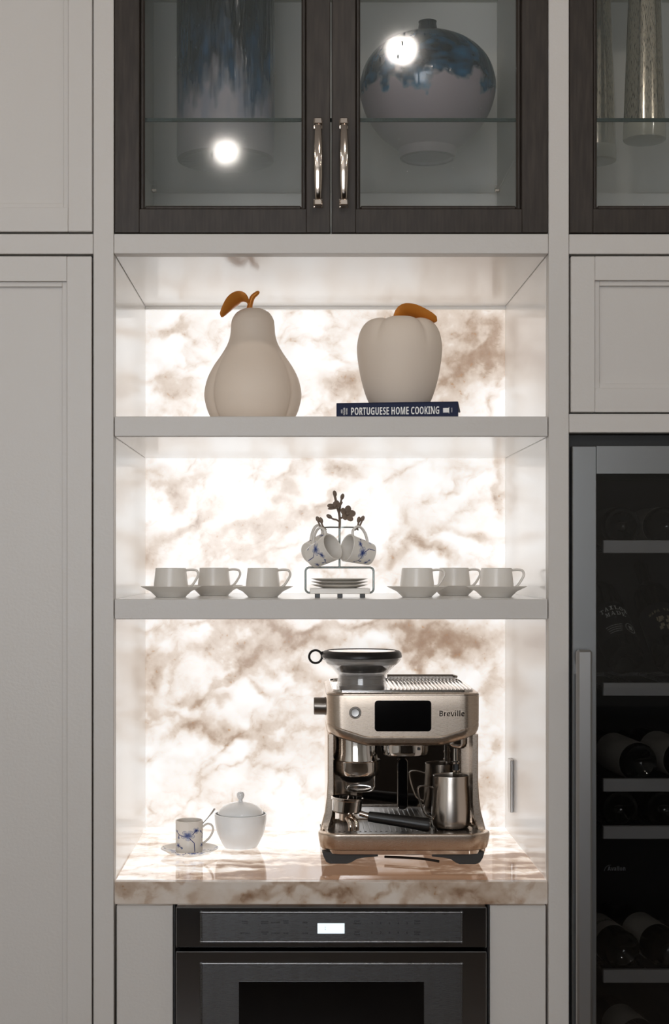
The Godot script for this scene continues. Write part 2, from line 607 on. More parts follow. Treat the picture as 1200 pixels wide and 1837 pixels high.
func joinery() -> void:
	# the face frame: uprights and rails between the units, all flush at z = 0
	var ff := thing("face_frame", "greige painted face frame of uprights and rails around the niche and cabinets", "cabinet frame")
	ff.set_meta("kind", "structure")
	var zb := -0.03
	for s in [[-880.0, -845.0], [167.5, 204.0], [984.0, 1020.5], [1588.0, 1625.0]]:
		var b := MB.new()
		b.span(Vector3(X(s[0]), 0.0, -0.6 if s[0] < 0 or s[0] > 1500 else zb), Vector3(X(s[1]), 2.999, 0.0), 0.001)
		part("upright", b, M.greige_paint, ff)
	for r in [[-845.0, 167.0, 419.5, 455.5], [204.5, 983.5, 419.5, 455.0], [1021.0, 1588.0, 420.0, 455.5], [1021.0, 1588.0, 742.5, 776.0]]:
		var b := MB.new()
		b.span(Vector3(X(r[0]), Y(r[3]), zb), Vector3(X(r[1]), Y(r[2]), 0.0), 0.001)
		part("rail", b, M.greige_paint, ff)
	for r in [[-845.0, 167.0], [204.5, 983.5], [1021.0, 1588.0]]:
		var b := MB.new()
		b.span(Vector3(X(r[0]), 2.86, zb), Vector3(X(r[1]), 2.999, 0.0), 0.001)
		part("rail", b, M.greige_paint, ff)
	# tall cabinets on the left, upper and lower
	var yb := Y(415.5)
	var t := thing("tall_cabinet", "upper left greige tall cupboard with stepped panel door", "cabinet")
	carcass(t, "carcass", X(-842), X(167), Y(419) , 2.858, -0.03, -0.62, M.black)
	panel_door(t, "door", X(-341), X(165.5), yb, 2.855, S(43.5))
	panel_door(t, "door", X(-841), X(-344), yb, 2.855, S(43.5))
	t = thing("tall_cabinet", "lower left greige tall cupboard, its panel door reaching down to the floor", "cabinet")
	carcass(t, "carcass", X(-842), X(167), 0.1, Y(456), -0.03, -0.62, M.black)
	panel_door(t, "door", X(-341), X(164.5), 0.11, Y(459.5), S(45.0))
	panel_door(t, "door", X(-841), X(-344), 0.11, Y(459.5), S(45.0))
	# the drawer above the wine fridge
	t = thing("drawer_cabinet", "greige drawer unit with one stepped panel front above the wine fridge", "cabinet")
	carcass(t, "carcass", X(1021), X(1588), Y(742), Y(456), -0.03, -0.62, M.black)
	panel_door(t, "drawer", X(1024), X(1585), Y(739.5), Y(459.5), S(43.5))
	# fillers beside the microwave drawer
	for s in [[208.5, 309.5, "greige base panel left of the microwave drawer"], [879.5, 980.0, "greige base panel right of the microwave drawer"]]:
		var b := MB.new()
		b.span(Vector3(X(s[0]), 0.0, -0.03), Vector3(X(s[1]), Y(1625.5), -0.006), 0.001)
		solo("filler_panel", b, M.greige_paint, s[2], "panel", "base panels beside the microwave drawer")
	var pl := MB.new()
	pl.span(Vector3(X(204.5), 0.0, -0.62), Vector3(X(983.5), 0.05, -0.1), 0.0)
	solo("base_plinth", pl, M.black, "black plinth board under the microwave drawer bay", "plinth")

# the stone: pale onyx with brown clouds and rusty specks, lit from behind
func onyx_image(w: int, h: int, blobs: Array, x0: float, x1: float, y0: float, y1: float, base: float, wisps: float, haze: float, sd: int, depth := 1.0) -> Image:
	var n1 := FastNoiseLite.new(); n1.seed = sd; n1.frequency = 0.010; n1.fractal_octaves = 4; n1.noise_type = FastNoiseLite.TYPE_SIMPLEX_SMOOTH
	var n2 := FastNoiseLite.new(); n2.seed = sd + 1; n2.frequency = 0.028; n2.fractal_octaves = 4; n2.noise_type = FastNoiseLite.TYPE_SIMPLEX_SMOOTH
	var n3 := FastNoiseLite.new(); n3.seed = sd + 2; n3.frequency = 0.007; n3.fractal_octaves = 5; n3.fractal_type = FastNoiseLite.FRACTAL_RIDGED; n3.noise_type = FastNoiseLite.TYPE_SIMPLEX_SMOOTH
	var n4 := FastNoiseLite.new(); n4.seed = sd + 3; n4.frequency = 0.11; n4.fractal_octaves = 3; n4.noise_type = FastNoiseLite.TYPE_SIMPLEX_SMOOTH
	# the clouds on a coarse grid first
	var gs := 4.0
	var mg := 60.0
	var gw := int((x1 - x0 + 2.0 * mg) / gs) + 2
	var gh := int((y1 - y0 + 2.0 * mg) / gs) + 2
	var grid := PackedFloat32Array()
	grid.resize(gw * gh)
	for b in blobs:
		var ca := cos(deg_to_rad(b[5])); var sa := sin(deg_to_rad(b[5]))
		var lu: float = b[2] * 1.15; var lw: float = b[3] * 1.15
		var reach := maxf(lu, lw) * 2.2
		for gj in range(maxi(0, int((b[1] - reach - y0 + mg) / gs)), mini(gh, int((b[1] + reach - y0 + mg) / gs) + 1)):
			for gi in range(maxi(0, int((b[0] - reach - x0 + mg) / gs)), mini(gw, int((b[0] + reach - x0 + mg) / gs) + 1)):
				var dx: float = x0 - mg + gi * gs - b[0]
				var dy: float = y0 - mg + gj * gs - b[1]
				var u := (dx * ca + dy * sa) / lu
				var v := (-dx * sa + dy * ca) / lw
				var q := u * u + v * v
				if q < 5.0:
					grid[gj * gw + gi] += b[4] * exp(-q)
	var data := PackedByteArray()
	data.resize(w * h * 3)
	var at := 0
	for j in h:
		var y := lerpf(y0, y1, (j + 0.5) / h)
		for i in w:
			var x := lerpf(x0, x1, (i + 0.5) / w)
			var fine := n2.get_noise_2d(x, y)
			var a := n1.get_noise_2d(x, y)
			var wx := a * 26.0 + fine * 7.0
			var wy := n1.get_noise_2d(x + 700.0, y + 90.0) * 26.0 - fine * 5.0
			var gx := clampf((x + wx - x0 + mg) / gs, 0.0, gw - 2.0)
			var gy := clampf((y + wy - y0 + mg) / gs, 0.0, gh - 2.0)
			var k := int(gy) * gw + int(gx)
			var tx := gx - int(gx)
			var ty := gy - int(gy)
			var f := lerpf(lerpf(grid[k], grid[k + 1], tx), lerpf(grid[k + gw], grid[k + gw + 1], tx), ty)
			var tiny := n4.get_noise_2d(x, y)
			var rg := maxf(0.0, n3.get_noise_2d((x + wx) * 0.55 - (y + wy) * 0.38, (x + wx) * 0.8 + (y + wy) * 1.15) - 0.1)
			var crack := n1.get_noise_2d(x * 0.8 + y * 0.9 + 40.0 + fine * 14.0, (y - x * 0.4) * 1.7)
			crack = maxf(0.0, 1.0 - absf(crack) * 28.0)
			var m := base + f * (1.3 + 0.75 * fine + 0.12 * tiny) + wisps * rg * rg * (1.0 + 0.8 * fine) + haze * maxf(0.0, 0.2 + a * 1.3) + 0.16 * maxf(0.0, fine) + 0.02 * tiny
			m += crack * (0.07 + 0.22 * clampf(f + rg * 0.5, 0.0, 1.0)) * clampf(0.5 + a * 2.0, 0.0, 1.0)
			m = maxf(m, 0.0)
			m = m / (1.0 + 0.42 * m)
			# white -> cream -> taupe -> brown, with rusty grains where the cloud is dense
			var r := 1.0; var g := 1.0; var bl := 1.0
			var p := minf(m * 2.2, 1.0)
			r -= 0.105 * p; g -= 0.155 * p; bl -= 0.20 * p
			p = clampf(m * 1.9 - 0.72, 0.0, 1.0)
			r -= 0.135 * p; g -= 0.163 * p; bl -= 0.188 * p
			p = clampf(m * 2.0 - 1.35, 0.0, 1.0)
			r -= 0.13 * p; g -= 0.16 * p; bl -= 0.17 * p
			var spot := tiny * 0.6 + fine * 0.5
			if m > 0.36 and spot > 0.4:
				p = clampf((spot - 0.4) * 3.0, 0.0, 0.5) * clampf((m - 0.36) * 3.0, 0.0, 1.0)
				r = lerpf(r, 0.72, p); g = lerpf(g, 0.53, p); bl = lerpf(bl, 0.37, p)
			if depth != 1.0:   # same stone, its less even backlight put into the colour as deeper browns
				r = pow(r, depth); g = pow(g, depth); bl = pow(bl, depth)
			data[at] = int(r * 255.0); data[at + 1] = int(g * 254.5); data[at + 2] = int(bl * 254.0)
			at += 3
	return Image.create_from_data(w, h, false, Image.FORMAT_RGB8, data)

func onyx_mat(called: String, im: Image, energy: float, rough: float) -> StandardMaterial3D:
	var tx := ImageTexture.create_from_image(im)
	var m := mat(called, Color(0.58, 0.58, 0.58), rough)
	m.albedo_texture = tx
	m.emission_enabled = true
	m.emission = Color.BLACK
	m.emission_texture = tx
	m.emission_energy_multiplier = energy
	return m

func niche() -> void:
	var xl := X(204.5)
	var xr := X(983.5)
	var zb := -0.605
	var top := Y(455.0)
	var deck := Y(1582.0)
	# lacquered lining
	var t := thing("niche_lining", "glossy white lacquered side and top panels lining the display niche", "niche")
	for s in [[xl - 0.018, xl], [xr, xr + 0.018]]:
		var b := MB.new()
		b.span(Vector3(s[0], deck - 0.04, zb + 0.0003), Vector3(s[1], top + 0.018, -0.03), 0.0006)
		part("side_panel", b, M.lacquer, t)
	var b := MB.new()
	b.span(Vector3(xl + 0.001, top, zb + 0.0003), Vector3(xr - 0.001, top + 0.018, -0.03), 0.0004)
	part("top_panel", b, M.lacquer, t)
	b = MB.new()
	b.span(Vector3(xl, top - 0.0075, zb), Vector3(xr, top, zb + 0.014), 0.0008)
	part("top_bead", b, M.lacquer, t)
	# the wall of onyx
	var blobs := [
		[330, 580, 25, 12, .5, -20], [285, 595, 20, 10, .35, 0], [320, 700, 36, 18, .5, 20], [290, 690, 16, 14, .35, 0], [300, 735, 40, 10, .3, 0], [360, 640, 30, 10, .15, 30],
		[640, 700, 40, 20, .55, -30], [612, 690, 26, 12, .5, 0], [690, 570, 40, 10, .35, 0], [830, 600, 70, 24, .6, 10], [860, 578, 50, 12, .5, 0], [830, 650, 60, 30, .75, -10],
		[800, 700, 40, 40, .6, 0], [870, 640, 35, 30, .45, 0], [892, 600, 16, 40, .5, 0], [760, 562, 50, 9, .45, 0], [700, 740, 60, 12, .4, 0], [600, 600, 30, 12, .22, -25],
		[308, 885, 20, 24, .85, 0], [338, 861, 20, 8, .4, -20], [356, 939, 12, 10, .3, 0], [330, 955, 72, 11, .62, -38], [266, 1002, 18, 34, .45, 0], [374, 990, 46, 16, .32, -35],
		[428, 942, 50, 12, .32, -25], [515, 882, 22, 18, .6, 0], [482, 932, 44, 18, .4, -20], [542, 936, 50, 12, .36, -30], [584, 894, 44, 9, .42, -40], [626, 837, 22, 14, .62, 0],
		[584, 828, 30, 9, .4, 0], [524, 846, 26, 9, .25, 0], [752, 962, 34, 10, .5, 58], [712, 1000, 40, 12, .55, -45], [776, 984, 56, 9, .5, 38], [860, 966, 24, 13, .55, 20], [800, 950, 60, 8, .25, 20],
		[830, 846, 38, 10, .28, 0], [902, 870, 8, 46, .45, 0], [440, 990, 64, 24, .22, -30], [280, 840, 20, 10, .3, 0], [488, 1000, 24, 30, .25, 0], [670, 1010, 30, 14, .3, 0],
		[278, 1130, 30, 14, .4, 0], [380, 1145, 44, 12, .5, -35], [452, 1127, 60, 12, .5, 15], [512, 1134, 76, 17, .65, 20], [554, 1133, 16, 6, .7, 10], [620, 1120, 74, 8, .55, -15], [600, 1146, 70, 10, .35, -15],
		[488, 1166, 60, 20, .5, 0], [540, 1212, 62, 17, .5, 18], [440, 1166, 40, 20, .35, 0], [270, 1212, 12, 46, .6, 0], [292, 1188, 34, 10, .5, -50], [440, 1184, 34, 10, .4, -55],
		[398, 1226, 62, 7, .36, -45], [350, 1259, 36, 6, .5, 10], [400, 1262, 9, 7, .5, 0], [464, 1238, 62, 9, .38, 50], [322, 1290, 66, 9, .42, 20], [440, 1322, 84, 10, .5, 8],
		[368, 1308, 62, 14, .4, 0], [488, 1298, 72, 7, .34, -20], [560, 1304, 40, 12, .25, 0], [340, 1240, 60, 40, .13, 0],
		[722, 1124, 66, 12, .5, 0], [776, 1142, 72, 20, .85, 15], [764, 1172, 36, 24, .65, 0], [752, 1202, 13, 34, .55, 0], [824, 1178, 52, 12, .42, 20], [838, 1148, 54, 18, .6, 0], [728, 1166, 16, 8, .6, 40],
		[890, 1238, 12, 44, .32, 0], [884, 1406, 26, 26, .36, 0], [880, 1130, 34, 16, .35, 0], [700, 1180, 40, 14, .3, -20], [330, 1425, 60, 10, .1, 0], [880, 1330, 20, 14, .25, 0]]
	var im := onyx_image(760, 1092, blobs, 255.0, 912.0, 548.0, 1492.0, 0.005, 0.8, 0.2, 41)
	var m := onyx_mat("backlit_onyx", im, 0.87, 0.2)
	b = MB.new()
	var pxl := X(255.0, zb); var pxr := X(912.0, zb); var py0 := Y(1492.0, zb); var py1 := Y(548.0, zb)
	b.span(Vector3(pxl, py0, zb - 0.02), Vector3(pxr, py1, zb), 0.0)
	for i in b.v.size():   # one picture of the stone over the whole slab
		b.t[i] = Vector2((b.v[i].x - pxl) / (pxr - pxl), (py1 - b.v[i].y) / (py1 - py0))
	solo("onyx_light_panel", b, m, "backlit white onyx wall with brown clouded veins at the back of the niche", "stone panel")
	for k in [[555.0, 768.0], [822.0, 1064.0], [1095.0, 1484.0]]:   # the light the glowing stone sheds in each bay
		var l := AreaLight3D.new()
		l.name = "onyx_glow"
		var hh := Y(k[0], zb) - Y(k[1], zb)
		l.area_size = Vector2(xr - xl - 0.06, hh - 0.04)
		l.area_normalize_energy = false
		l.light_energy = 0.12
		l.light_color = rgb(255, 250, 246)
		l.shadow_enabled = true
		l.position = Vector3((xl + xr) / 2, (Y(k[0], zb) + Y(k[1], zb)) / 2, zb + 0.003)
		l.rotation_degrees = Vector3(0, 180, 0)
		add_child(l, true)
	# shelves
	for k in [[747.0, 783.0, "upper white lacquered niche shelf carrying the pear, the book and the apple"], [1075.0, 1111.0, "lower white lacquered niche shelf carrying the coffee cups"]]:
		var sh := thing("display_shelf", k[2], "shelf", Vector3.ZERO, "niche shelves")
		b = MB.new()
		b.span(Vector3(xl + 0.001, Y(k[1]), zb + 0.0005), Vector3(xr - 0.001, Y(k[0]), -0.012), 0.0006)
		part("board", b, M.lacquer, sh)
		b = MB.new()
		b.span(Vector3(xl + 0.001, Y(k[1]), -0.012), Vector3(xr - 0.001, Y(k[0]), 0.0), 0.0012)
		part("front_edge", b, M.greige_paint, sh)
	# worktop
	var cb := []
	var rng := RandomNumberGenerator.new()
	rng.seed = 12
	for i in 40:
		cb.append([rng.randf_range(0, 860), rng.randf_range(0, 620), rng.randf_range(50, 150), rng.randf_range(10, 24), rng.randf_range(0.12, 0.4), rng.randf_range(-20, 20)])
	for i in 44:   # browner towards the front right
		cb.append([rng.randf_range(250, 860), rng.randf_range(330, 620), rng.randf_range(70, 170), rng.randf_range(8, 18), rng.randf_range(0.7, 1.6), rng.randf_range(-10, 10)])
	im = onyx_image(640, 480, cb, 0.0, 860.0, 0.0, 620.0, 0.01, 0.6, 0.2, 77, 1.45)
	m = onyx_mat("lit_onyx_top", im, 0.8, 0.06)
	m.metallic_specular = 0.42
	t = thing("onyx_worktop", "polished backlit onyx worktop with brown veins and a thick front edge", "worktop")
	b = MB.new()
	var th := Y(1582.0) - Y(1622.5)
	b.span(Vector3(X(206), deck - th, zb + 0.0003), Vector3(X(982.5), deck, -0.02), 0.0)
	for i in b.v.size():
		b.t[i] = Vector2((b.v[i].x - X(206)) / (X(982.5) - X(206)), (b.v[i].z - zb) / (0.0 - zb))
	part("light_slab", b, m, t)
	var eb := []
	for i in 26:
		eb.append([rng.randf_range(0, 780), rng.randf_range(-10, 50), rng.randf_range(16, 50), rng.randf_range(3, 9), rng.randf_range(0.2, 0.6), rng.randf_range(-60, 40)])
	var im2 := onyx_image(780, 40, eb, 0.0, 780.0, 0.0, 40.0, 0.2, 0.9, 0.25, 91, 1.25)
	var m2 := onyx_mat("onyx_edge", im2, 0.1, 0.12)
	m2.albedo_color = Color(0.78, 0.75, 0.72)
	b = MB.new()
	b.span(Vector3(X(206), deck - th, -0.02), Vector3(X(982.5), deck, 0.0), 0.0015)
	for i in b.v.size():
		b.t[i] = Vector2((b.v[i].x - X(206)) / (X(982.5) - X(206)), (deck - b.v[i].y) / th)
	part("front_edge", b, m2, t)
	# pop-up socket strip on the right-hand side panel
	t = thing("power_outlet", "slim brushed steel socket strip on the niche's right side wall", "outlet")
	var z0 := -0.52
	b = MB.new()
	b.span(Vector3(xr - 0.008, Y(1458, -0.46), -0.5), Vector3(xr - 0.002, Y(1364, -0.46), -0.46), 0.001)
	b.span(Vector3(xr - 0.003, Y(1458, -0.46), -0.505), Vector3(xr, Y(1364, -0.46), -0.463), 0.001)
	part("cover_plate", b, M.stainless, t)
	b = MB.new()
	b.span(Vector3(xr - 0.004, Y(1432, z0), z0 - 0.015), Vector3(xr, Y(1384, z0), z0), 0.001)
	part("back_plate", b, M.stainless, t)

# ------------------------------------------------------------------ cabinets and appliances
func pull_handle(parent: Node3D, cx: float, y0: float, y1: float) -> void:
	# polished bow pull on two square posts
	var b := MB.new()
	var w := S(16.0)
	var k := S(16.0)
	for y in [y1 - k / 2, y0 + k / 2]:
		b.box(Vector3(cx, y, 0.0015), Vector3(w, k * 1.0, 0.003), 0.0008)
		b.box(Vector3(cx, y + (k * 0.12 if y > (y0 + y1) / 2 else -k * 0.12), 0.012), Vector3(w * 0.92, k * 0.72, 0.020), 0.002)
	var rings := []
	var n := 20
	for i in n + 1:
		var f := float(i) / n
		var y: float = lerpf(y0 + k * 0.72, y1 - k * 0.72, f)
		var bow := sin(PI * f)
		var hw := lerpf(0.0056, 0.0084, pow(bow, 0.8))
		var z := 0.017 + 0.011 * pow(bow, 0.7)
		var th := 0.0034 + 0.0016 * bow
		var ring := []
		for j in 14:
			var a := TAU * j / 14
			ring.append(Vector3(cx + signf(cos(a)) * pow(absf(cos(a)), 0.7) * hw, y, z + signf(sin(a)) * pow(absf(sin(a)), 0.8) * th))
		rings.append(ring)
	b.loft(rings)
	for s in [-1.0, 1.0]:   # necks from the posts to the bow
		var y: float = (y0 + y1) / 2 + s * ((y1 - y0) / 2 - k * 0.75)
		b.box(Vector3(cx, y, 0.0165), Vector3(0.0098, 0.012, 0.0065), 0.002)
	part("handle", b, M.nickel, parent, "polished nickel bow handle")

func glass_door(t: Node3D, x0: float, x1: float, y0: float, y1: float, sl: float, sr: float, sb: float, handle_x := 0.0, tilt := 0.0) -> void:
	# stiles and rails of dark stained wood, an inner bead, a seeded pane
	var zb := -0.022
	var yt := y1
	var b := MB.new()
	b.span(Vector3(x0, y0, zb), Vector3(x0 + sl, yt, 0), 0.0012)
	b.span(Vector3(x1 - sr, y0, zb), Vector3(x1, yt, 0), 0.0012)
	b.span(Vector3(x0 + sl, y0, zb), Vector3(x1 - sr, y0 + sb, 0), 0.0006)
	b.span(Vector3(x0 + sl, yt - sb, zb), Vector3(x1 - sr, yt, 0), 0.0006)
	var d := part("door", b, M.dark_wood, t)
	var g := S(8.5)
	var a := Vector2(x0 + sl, y0 + sb)
	var c := Vector2(x1 - sr, yt - sb)
	b = MB.new()
	b.span(Vector3(a.x, a.y, zb), Vector3(a.x + g, c.y, -0.009), 0.003)
	b.span(Vector3(c.x - g, a.y, zb), Vector3(c.x, c.y, -0.009), 0.003)
	b.span(Vector3(a.x + g, a.y, zb), Vector3(c.x - g, a.y + g, -0.009), 0.003)
	b.span(Vector3(a.x + g, c.y - g, zb), Vector3(c.x - g, c.y, -0.009), 0.003)
	part("glazing_bead", b, M.dark_wood, d)
	b = MB.new()
	b.span(Vector3(a.x + g * 0.5, a.y + g * 0.5, -0.0175), Vector3(c.x - g * 0.5, c.y - g * 0.5, -0.0145), 0.0)
	part("glass_pane", b, M.seeded_pane, d)
	if handle_x != 0.0:
		pull_handle(d, handle_x, Y(373.0), Y(216.0))

func glass_cabinets() -> void:
	var zb := -0.62
	var yt := 2.858
	var y0 := Y(417.5)
	var sets := [[204.5, 983.5, "dark wood glass fronted cabinet with two doors above the display niche", 1], [1021.0, 1588.0, "dark wood glass fronted cabinet above the wine fridge column", 0]]
	for s in sets:
		var t := thing("glass_cabinet", s[2], "cabinet")
		carcass(t, "carcass", X(s[0]), X(s[1]), Y(419.0), yt, -0.024, zb, M.interior)
		if s[3]:
			glass_door(t, X(205.5), X(592.3), y0, yt - 0.003, S(44.5), S(43.0), S(42.5), X(570.3))
			glass_door(t, X(595.6), X(983.0), y0, yt - 0.003, S(42.4), S(47.0), S(42.5), X(616.3))
		else:
			glass_door(t, X(1022.0), X(1587.0), y0, yt - 0.003, S(42.0), S(44.0), S(42.5))
		var g := thing("glass_shelf", "clear green edged glass shelf inside the two door cabinet" if s[3] else "clear green edged glass shelf inside the right hand glass cabinet", "shelf", Vector3.ZERO, "glass cabinet shelves")
		var sy := Y(215.0, -0.03)
		var b := MB.new()
		b.span(Vector3(X(s[0]) + 0.019, sy - 0.003, -0.595), Vector3(X(s[1]) - 0.019, sy + 0.003, -0.032), 0.0)
		part("glass_slab", b, M.shelf_glass, g)
		b = MB.new()
		b.span(Vector3(X(s[0]) + 0.019, sy - 0.0036, -0.034), Vector3(X(s[1]) - 0.019, sy + 0.003, -0.029), 0.0)
		part("polished_edge", b, M.glass_edge, g)
		for x in [X(s[0]) + 0.018, X(s[1]) - 0.018]:
			for z in [-0.1, -0.56]:
				b = MB.new()
				b.box(Vector3(x + (0.0065 if x == X(s[0]) + 0.018 else -0.0065), sy - 0.007, z), Vector3(0.012, 0.007, 0.01), 0.001)
				part("shelf_support", b, M.nickel, g)

func vases() -> void:
	var sy := Y(215.0, -0.03) + 0.0032
	# reactive glaze: dark blue running down over matte mauve grey
	var n1 := FastNoiseLite.new(); n1.seed = 5; n1.frequency = 0.02; n1.fractal_octaves = 4; n1.noise_type = FastNoiseLite.TYPE_SIMPLEX_SMOOTH
	var glazes := []
	for k in 2:
		var w := 400
		var h := 400
		var im := Image.create_empty(w, h, false, Image.FORMAT_RGB8)
		var ro := Image.create_empty(w, h, false, Image.FORMAT_RGB8)
		var bu := Image.create_empty(w, h, false, Image.FORMAT_RGB8)
		for j in h:
			for i in w:
				var a := TAU * i / w
				var cx := cos(a) * 90.0
				var cz := sin(a) * 90.0
				var v := float(j) / h      # 0 at the top
				var drip := n1.get_noise_3d(cx * 1.6, j * 1.28 * (0.10 if k == 0 else 0.35), cz * 1.6)
				var cloud := n1.get_noise_3d(cx * 1.3 + 400.0, j * 1.28 * (0.35 if k == 0 else 0.8), cz * 1.3)
				var edge := (0.69 if k == 0 else 0.55) + drip * (0.20 if k == 0 else 0.14) + cloud * 0.05
				var f := clampf((edge - v) * (5.0 if k == 0 else 14.0) + 0.4 + cloud * 0.5, 0.0, 1.0)
				var deep := clampf(0.5 + cloud * 1.1 + drip * 0.5, 0.0, 1.0)
				var blue := Color(0.04, 0.08, 0.12).lerp(Color(0.13, 0.33, 0.45), deep)
				if k == 0:
					blue = Color(0.045, 0.055, 0.08).lerp(Color(0.16, 0.29, 0.40), deep * clampf(1.25 - absf(v - 0.57) * 3.4, 0.06, 1.0))
				if v < 0.14 and k == 1:
					blue = blue.lerp(Color(0.05, 0.06, 0.075), 0.8)
				var grey := Color(0.54, 0.50, 0.51) if k == 1 else Color(0.54, 0.52, 0.53).lerp(Color(0.36, 0.40, 0.47), clampf(cloud + 0.3, 0.0, 1.0) * clampf((0.95 - v) * 5.0, 0.0, 1.0))
				var col := grey.lerp(blue, f)
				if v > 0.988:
					col = Color(0.30, 0.285, 0.275)   # foot and underside darkened in the colour, standing in for shade
				im.set_pixel(i, j, col)
				var r := lerpf(0.55, 0.14, f)
				ro.set_pixel(i, j, Color(r, r, r))
				var hgt := 0.5 + 0.5 * n1.get_noise_3d(cx * 2.2, j * 0.25, cz * 2.2) * f
				bu.set_pixel(i, j, Color(hgt, hgt, hgt))
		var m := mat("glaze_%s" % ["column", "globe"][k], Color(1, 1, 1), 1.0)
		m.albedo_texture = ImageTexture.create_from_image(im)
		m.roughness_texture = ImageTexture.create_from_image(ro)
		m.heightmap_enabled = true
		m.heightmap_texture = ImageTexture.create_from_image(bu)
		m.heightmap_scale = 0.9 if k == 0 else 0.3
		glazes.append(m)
	var z := -0.35
	var r := S(87.5, z)
	var t := thing("vase", "tall straight cylinder vase with dark blue glaze dripping over matte grey", "vase", Vector3(X(405.0, z), sy, z))
	var b := MB.new()
	b.lathe([Vector2(0, 0.002), Vector2(r * 0.9, 0.0), Vector2(r * 0.985, 0.003), Vector2(r, 0.010), Vector2(r, 0.1), Vector2(r, 0.2), Vector2(r, 0.3), Vector2(r, 0.42), Vector2(r * 0.985, 0.428), Vector2(r * 0.94, 0.426), Vector2(r * 0.93, 0.40), Vector2(r * 0.93, 0.02), Vector2(0, 0.015)], 64)
	var base := b.v.size()
	for i in base:
		b.t[i].y = 1.0 - clampf(b.v[i].y / 0.43, 0.0, 1.0)
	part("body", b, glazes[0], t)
	z = -0.33
	t = thing("vase", "round globe vase with small neck, mottled blue glaze over mauve grey", "vase", Vector3(X(767.0, z), sy, z))
	var s := S(1.0, z)
	b = MB.new()
	var pf := [Vector2(0, 8), Vector2(42, 6), Vector2(46, 0), Vector2(50, 2), Vector2(52, 18), Vector2(62, 26), Vector2(88, 48), Vector2(110, 82), Vector2(121, 118), Vector2(120, 145), Vector2(108, 176), Vector2(84, 201), Vector2(52, 218), Vector2(24, 225), Vector2(18, 229), Vector2(15.5, 244), Vector2(16.5, 247), Vector2(13, 247), Vector2(12, 235), Vector2(12, 222)]
	var sm := [pf[0], pf[1], pf[2], pf[3], pf[4]]
	sm.append_array(curve2(pf.slice(5, 14), 4))
	sm.append_array(pf.slice(14))
	var prof := []
	for q in sm:
		prof.append(q * s)
	b.lathe(prof, 72)
	for i in b.v.size():
		b.t[i].y = 1.0 - clampf(b.v[i].y / (247.0 * s), 0.0, 1.0)
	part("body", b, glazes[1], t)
	# speckled mercury glass
	var mg := mat("mercury_glass", Color(1, 1, 1), 0.16, 0.85)
	var w2 := 256
	var im2 := Image.create_empty(w2, w2, false, Image.FORMAT_RGB8)
	var n2 := FastNoiseLite.new(); n2.seed = 21; n2.frequency = 0.16; n2.fractal_octaves = 2; n2.noise_type = FastNoiseLite.TYPE_SIMPLEX_SMOOTH
	for j in w2:
		for i in w2:
			var f := clampf((n2.get_noise_2d(i * 0.9, j * 0.45) - 0.38) * 7.0, 0.0, 1.0)
			im2.set_pixel(i, j, Color(0.70, 0.67, 0.60).lerp(Color(0.06, 0.06, 0.055), f))
	mg.albedo_texture = ImageTexture.create_from_image(im2)
	mg.uv1_scale = Vector3(3, 3, 1)
	var hz := mat("clear_foot", rgb(150, 146, 128), 0.12)
	for q in [[1156.0, -0.19, 37.5, "speckled silver mercury glass vase nearer the cabinet door"], [1072.0, -0.35, 33.0, "speckled silver mercury glass vase behind the door's left stile"]]:
		var zz: float = q[1]
		var k := S(1.0, zz)
		t = thing("mercury_vase", q[3], "vase", Vector3(X(q[0], zz), sy, zz), "mercury glass vases")
		var rr: float = q[2] * k
		b = MB.new()
		b.lathe([Vector2(0, 0.0), Vector2(rr * 0.94, 0.0), Vector2(rr, 0.004), Vector2(rr * 0.99, 0.03)], 40)
		b.lathe([Vector2(0, 0.03), Vector2(rr * 0.99, 0.03), Vector2(rr * 0.86, 0.18), Vector2(rr * 0.74, 0.32), Vector2(rr * 0.66, 0.42), Vector2(rr * 0.6, 0.42), Vector2(rr * 0.6, 0.06), Vector2(0, 0.05)], 40)
		part("body", b, mg, t)
		b = MB.new()
		b.lathe([Vector2(rr * 0.995, 0.002), Vector2(rr * 1.012, 0.004), Vector2(rr * 1.0, 0.032), Vector2(rr * 0.98, 0.03), Vector2(rr * 0.995, 0.002)], 40)
		part("clear_foot", b, hz, t)

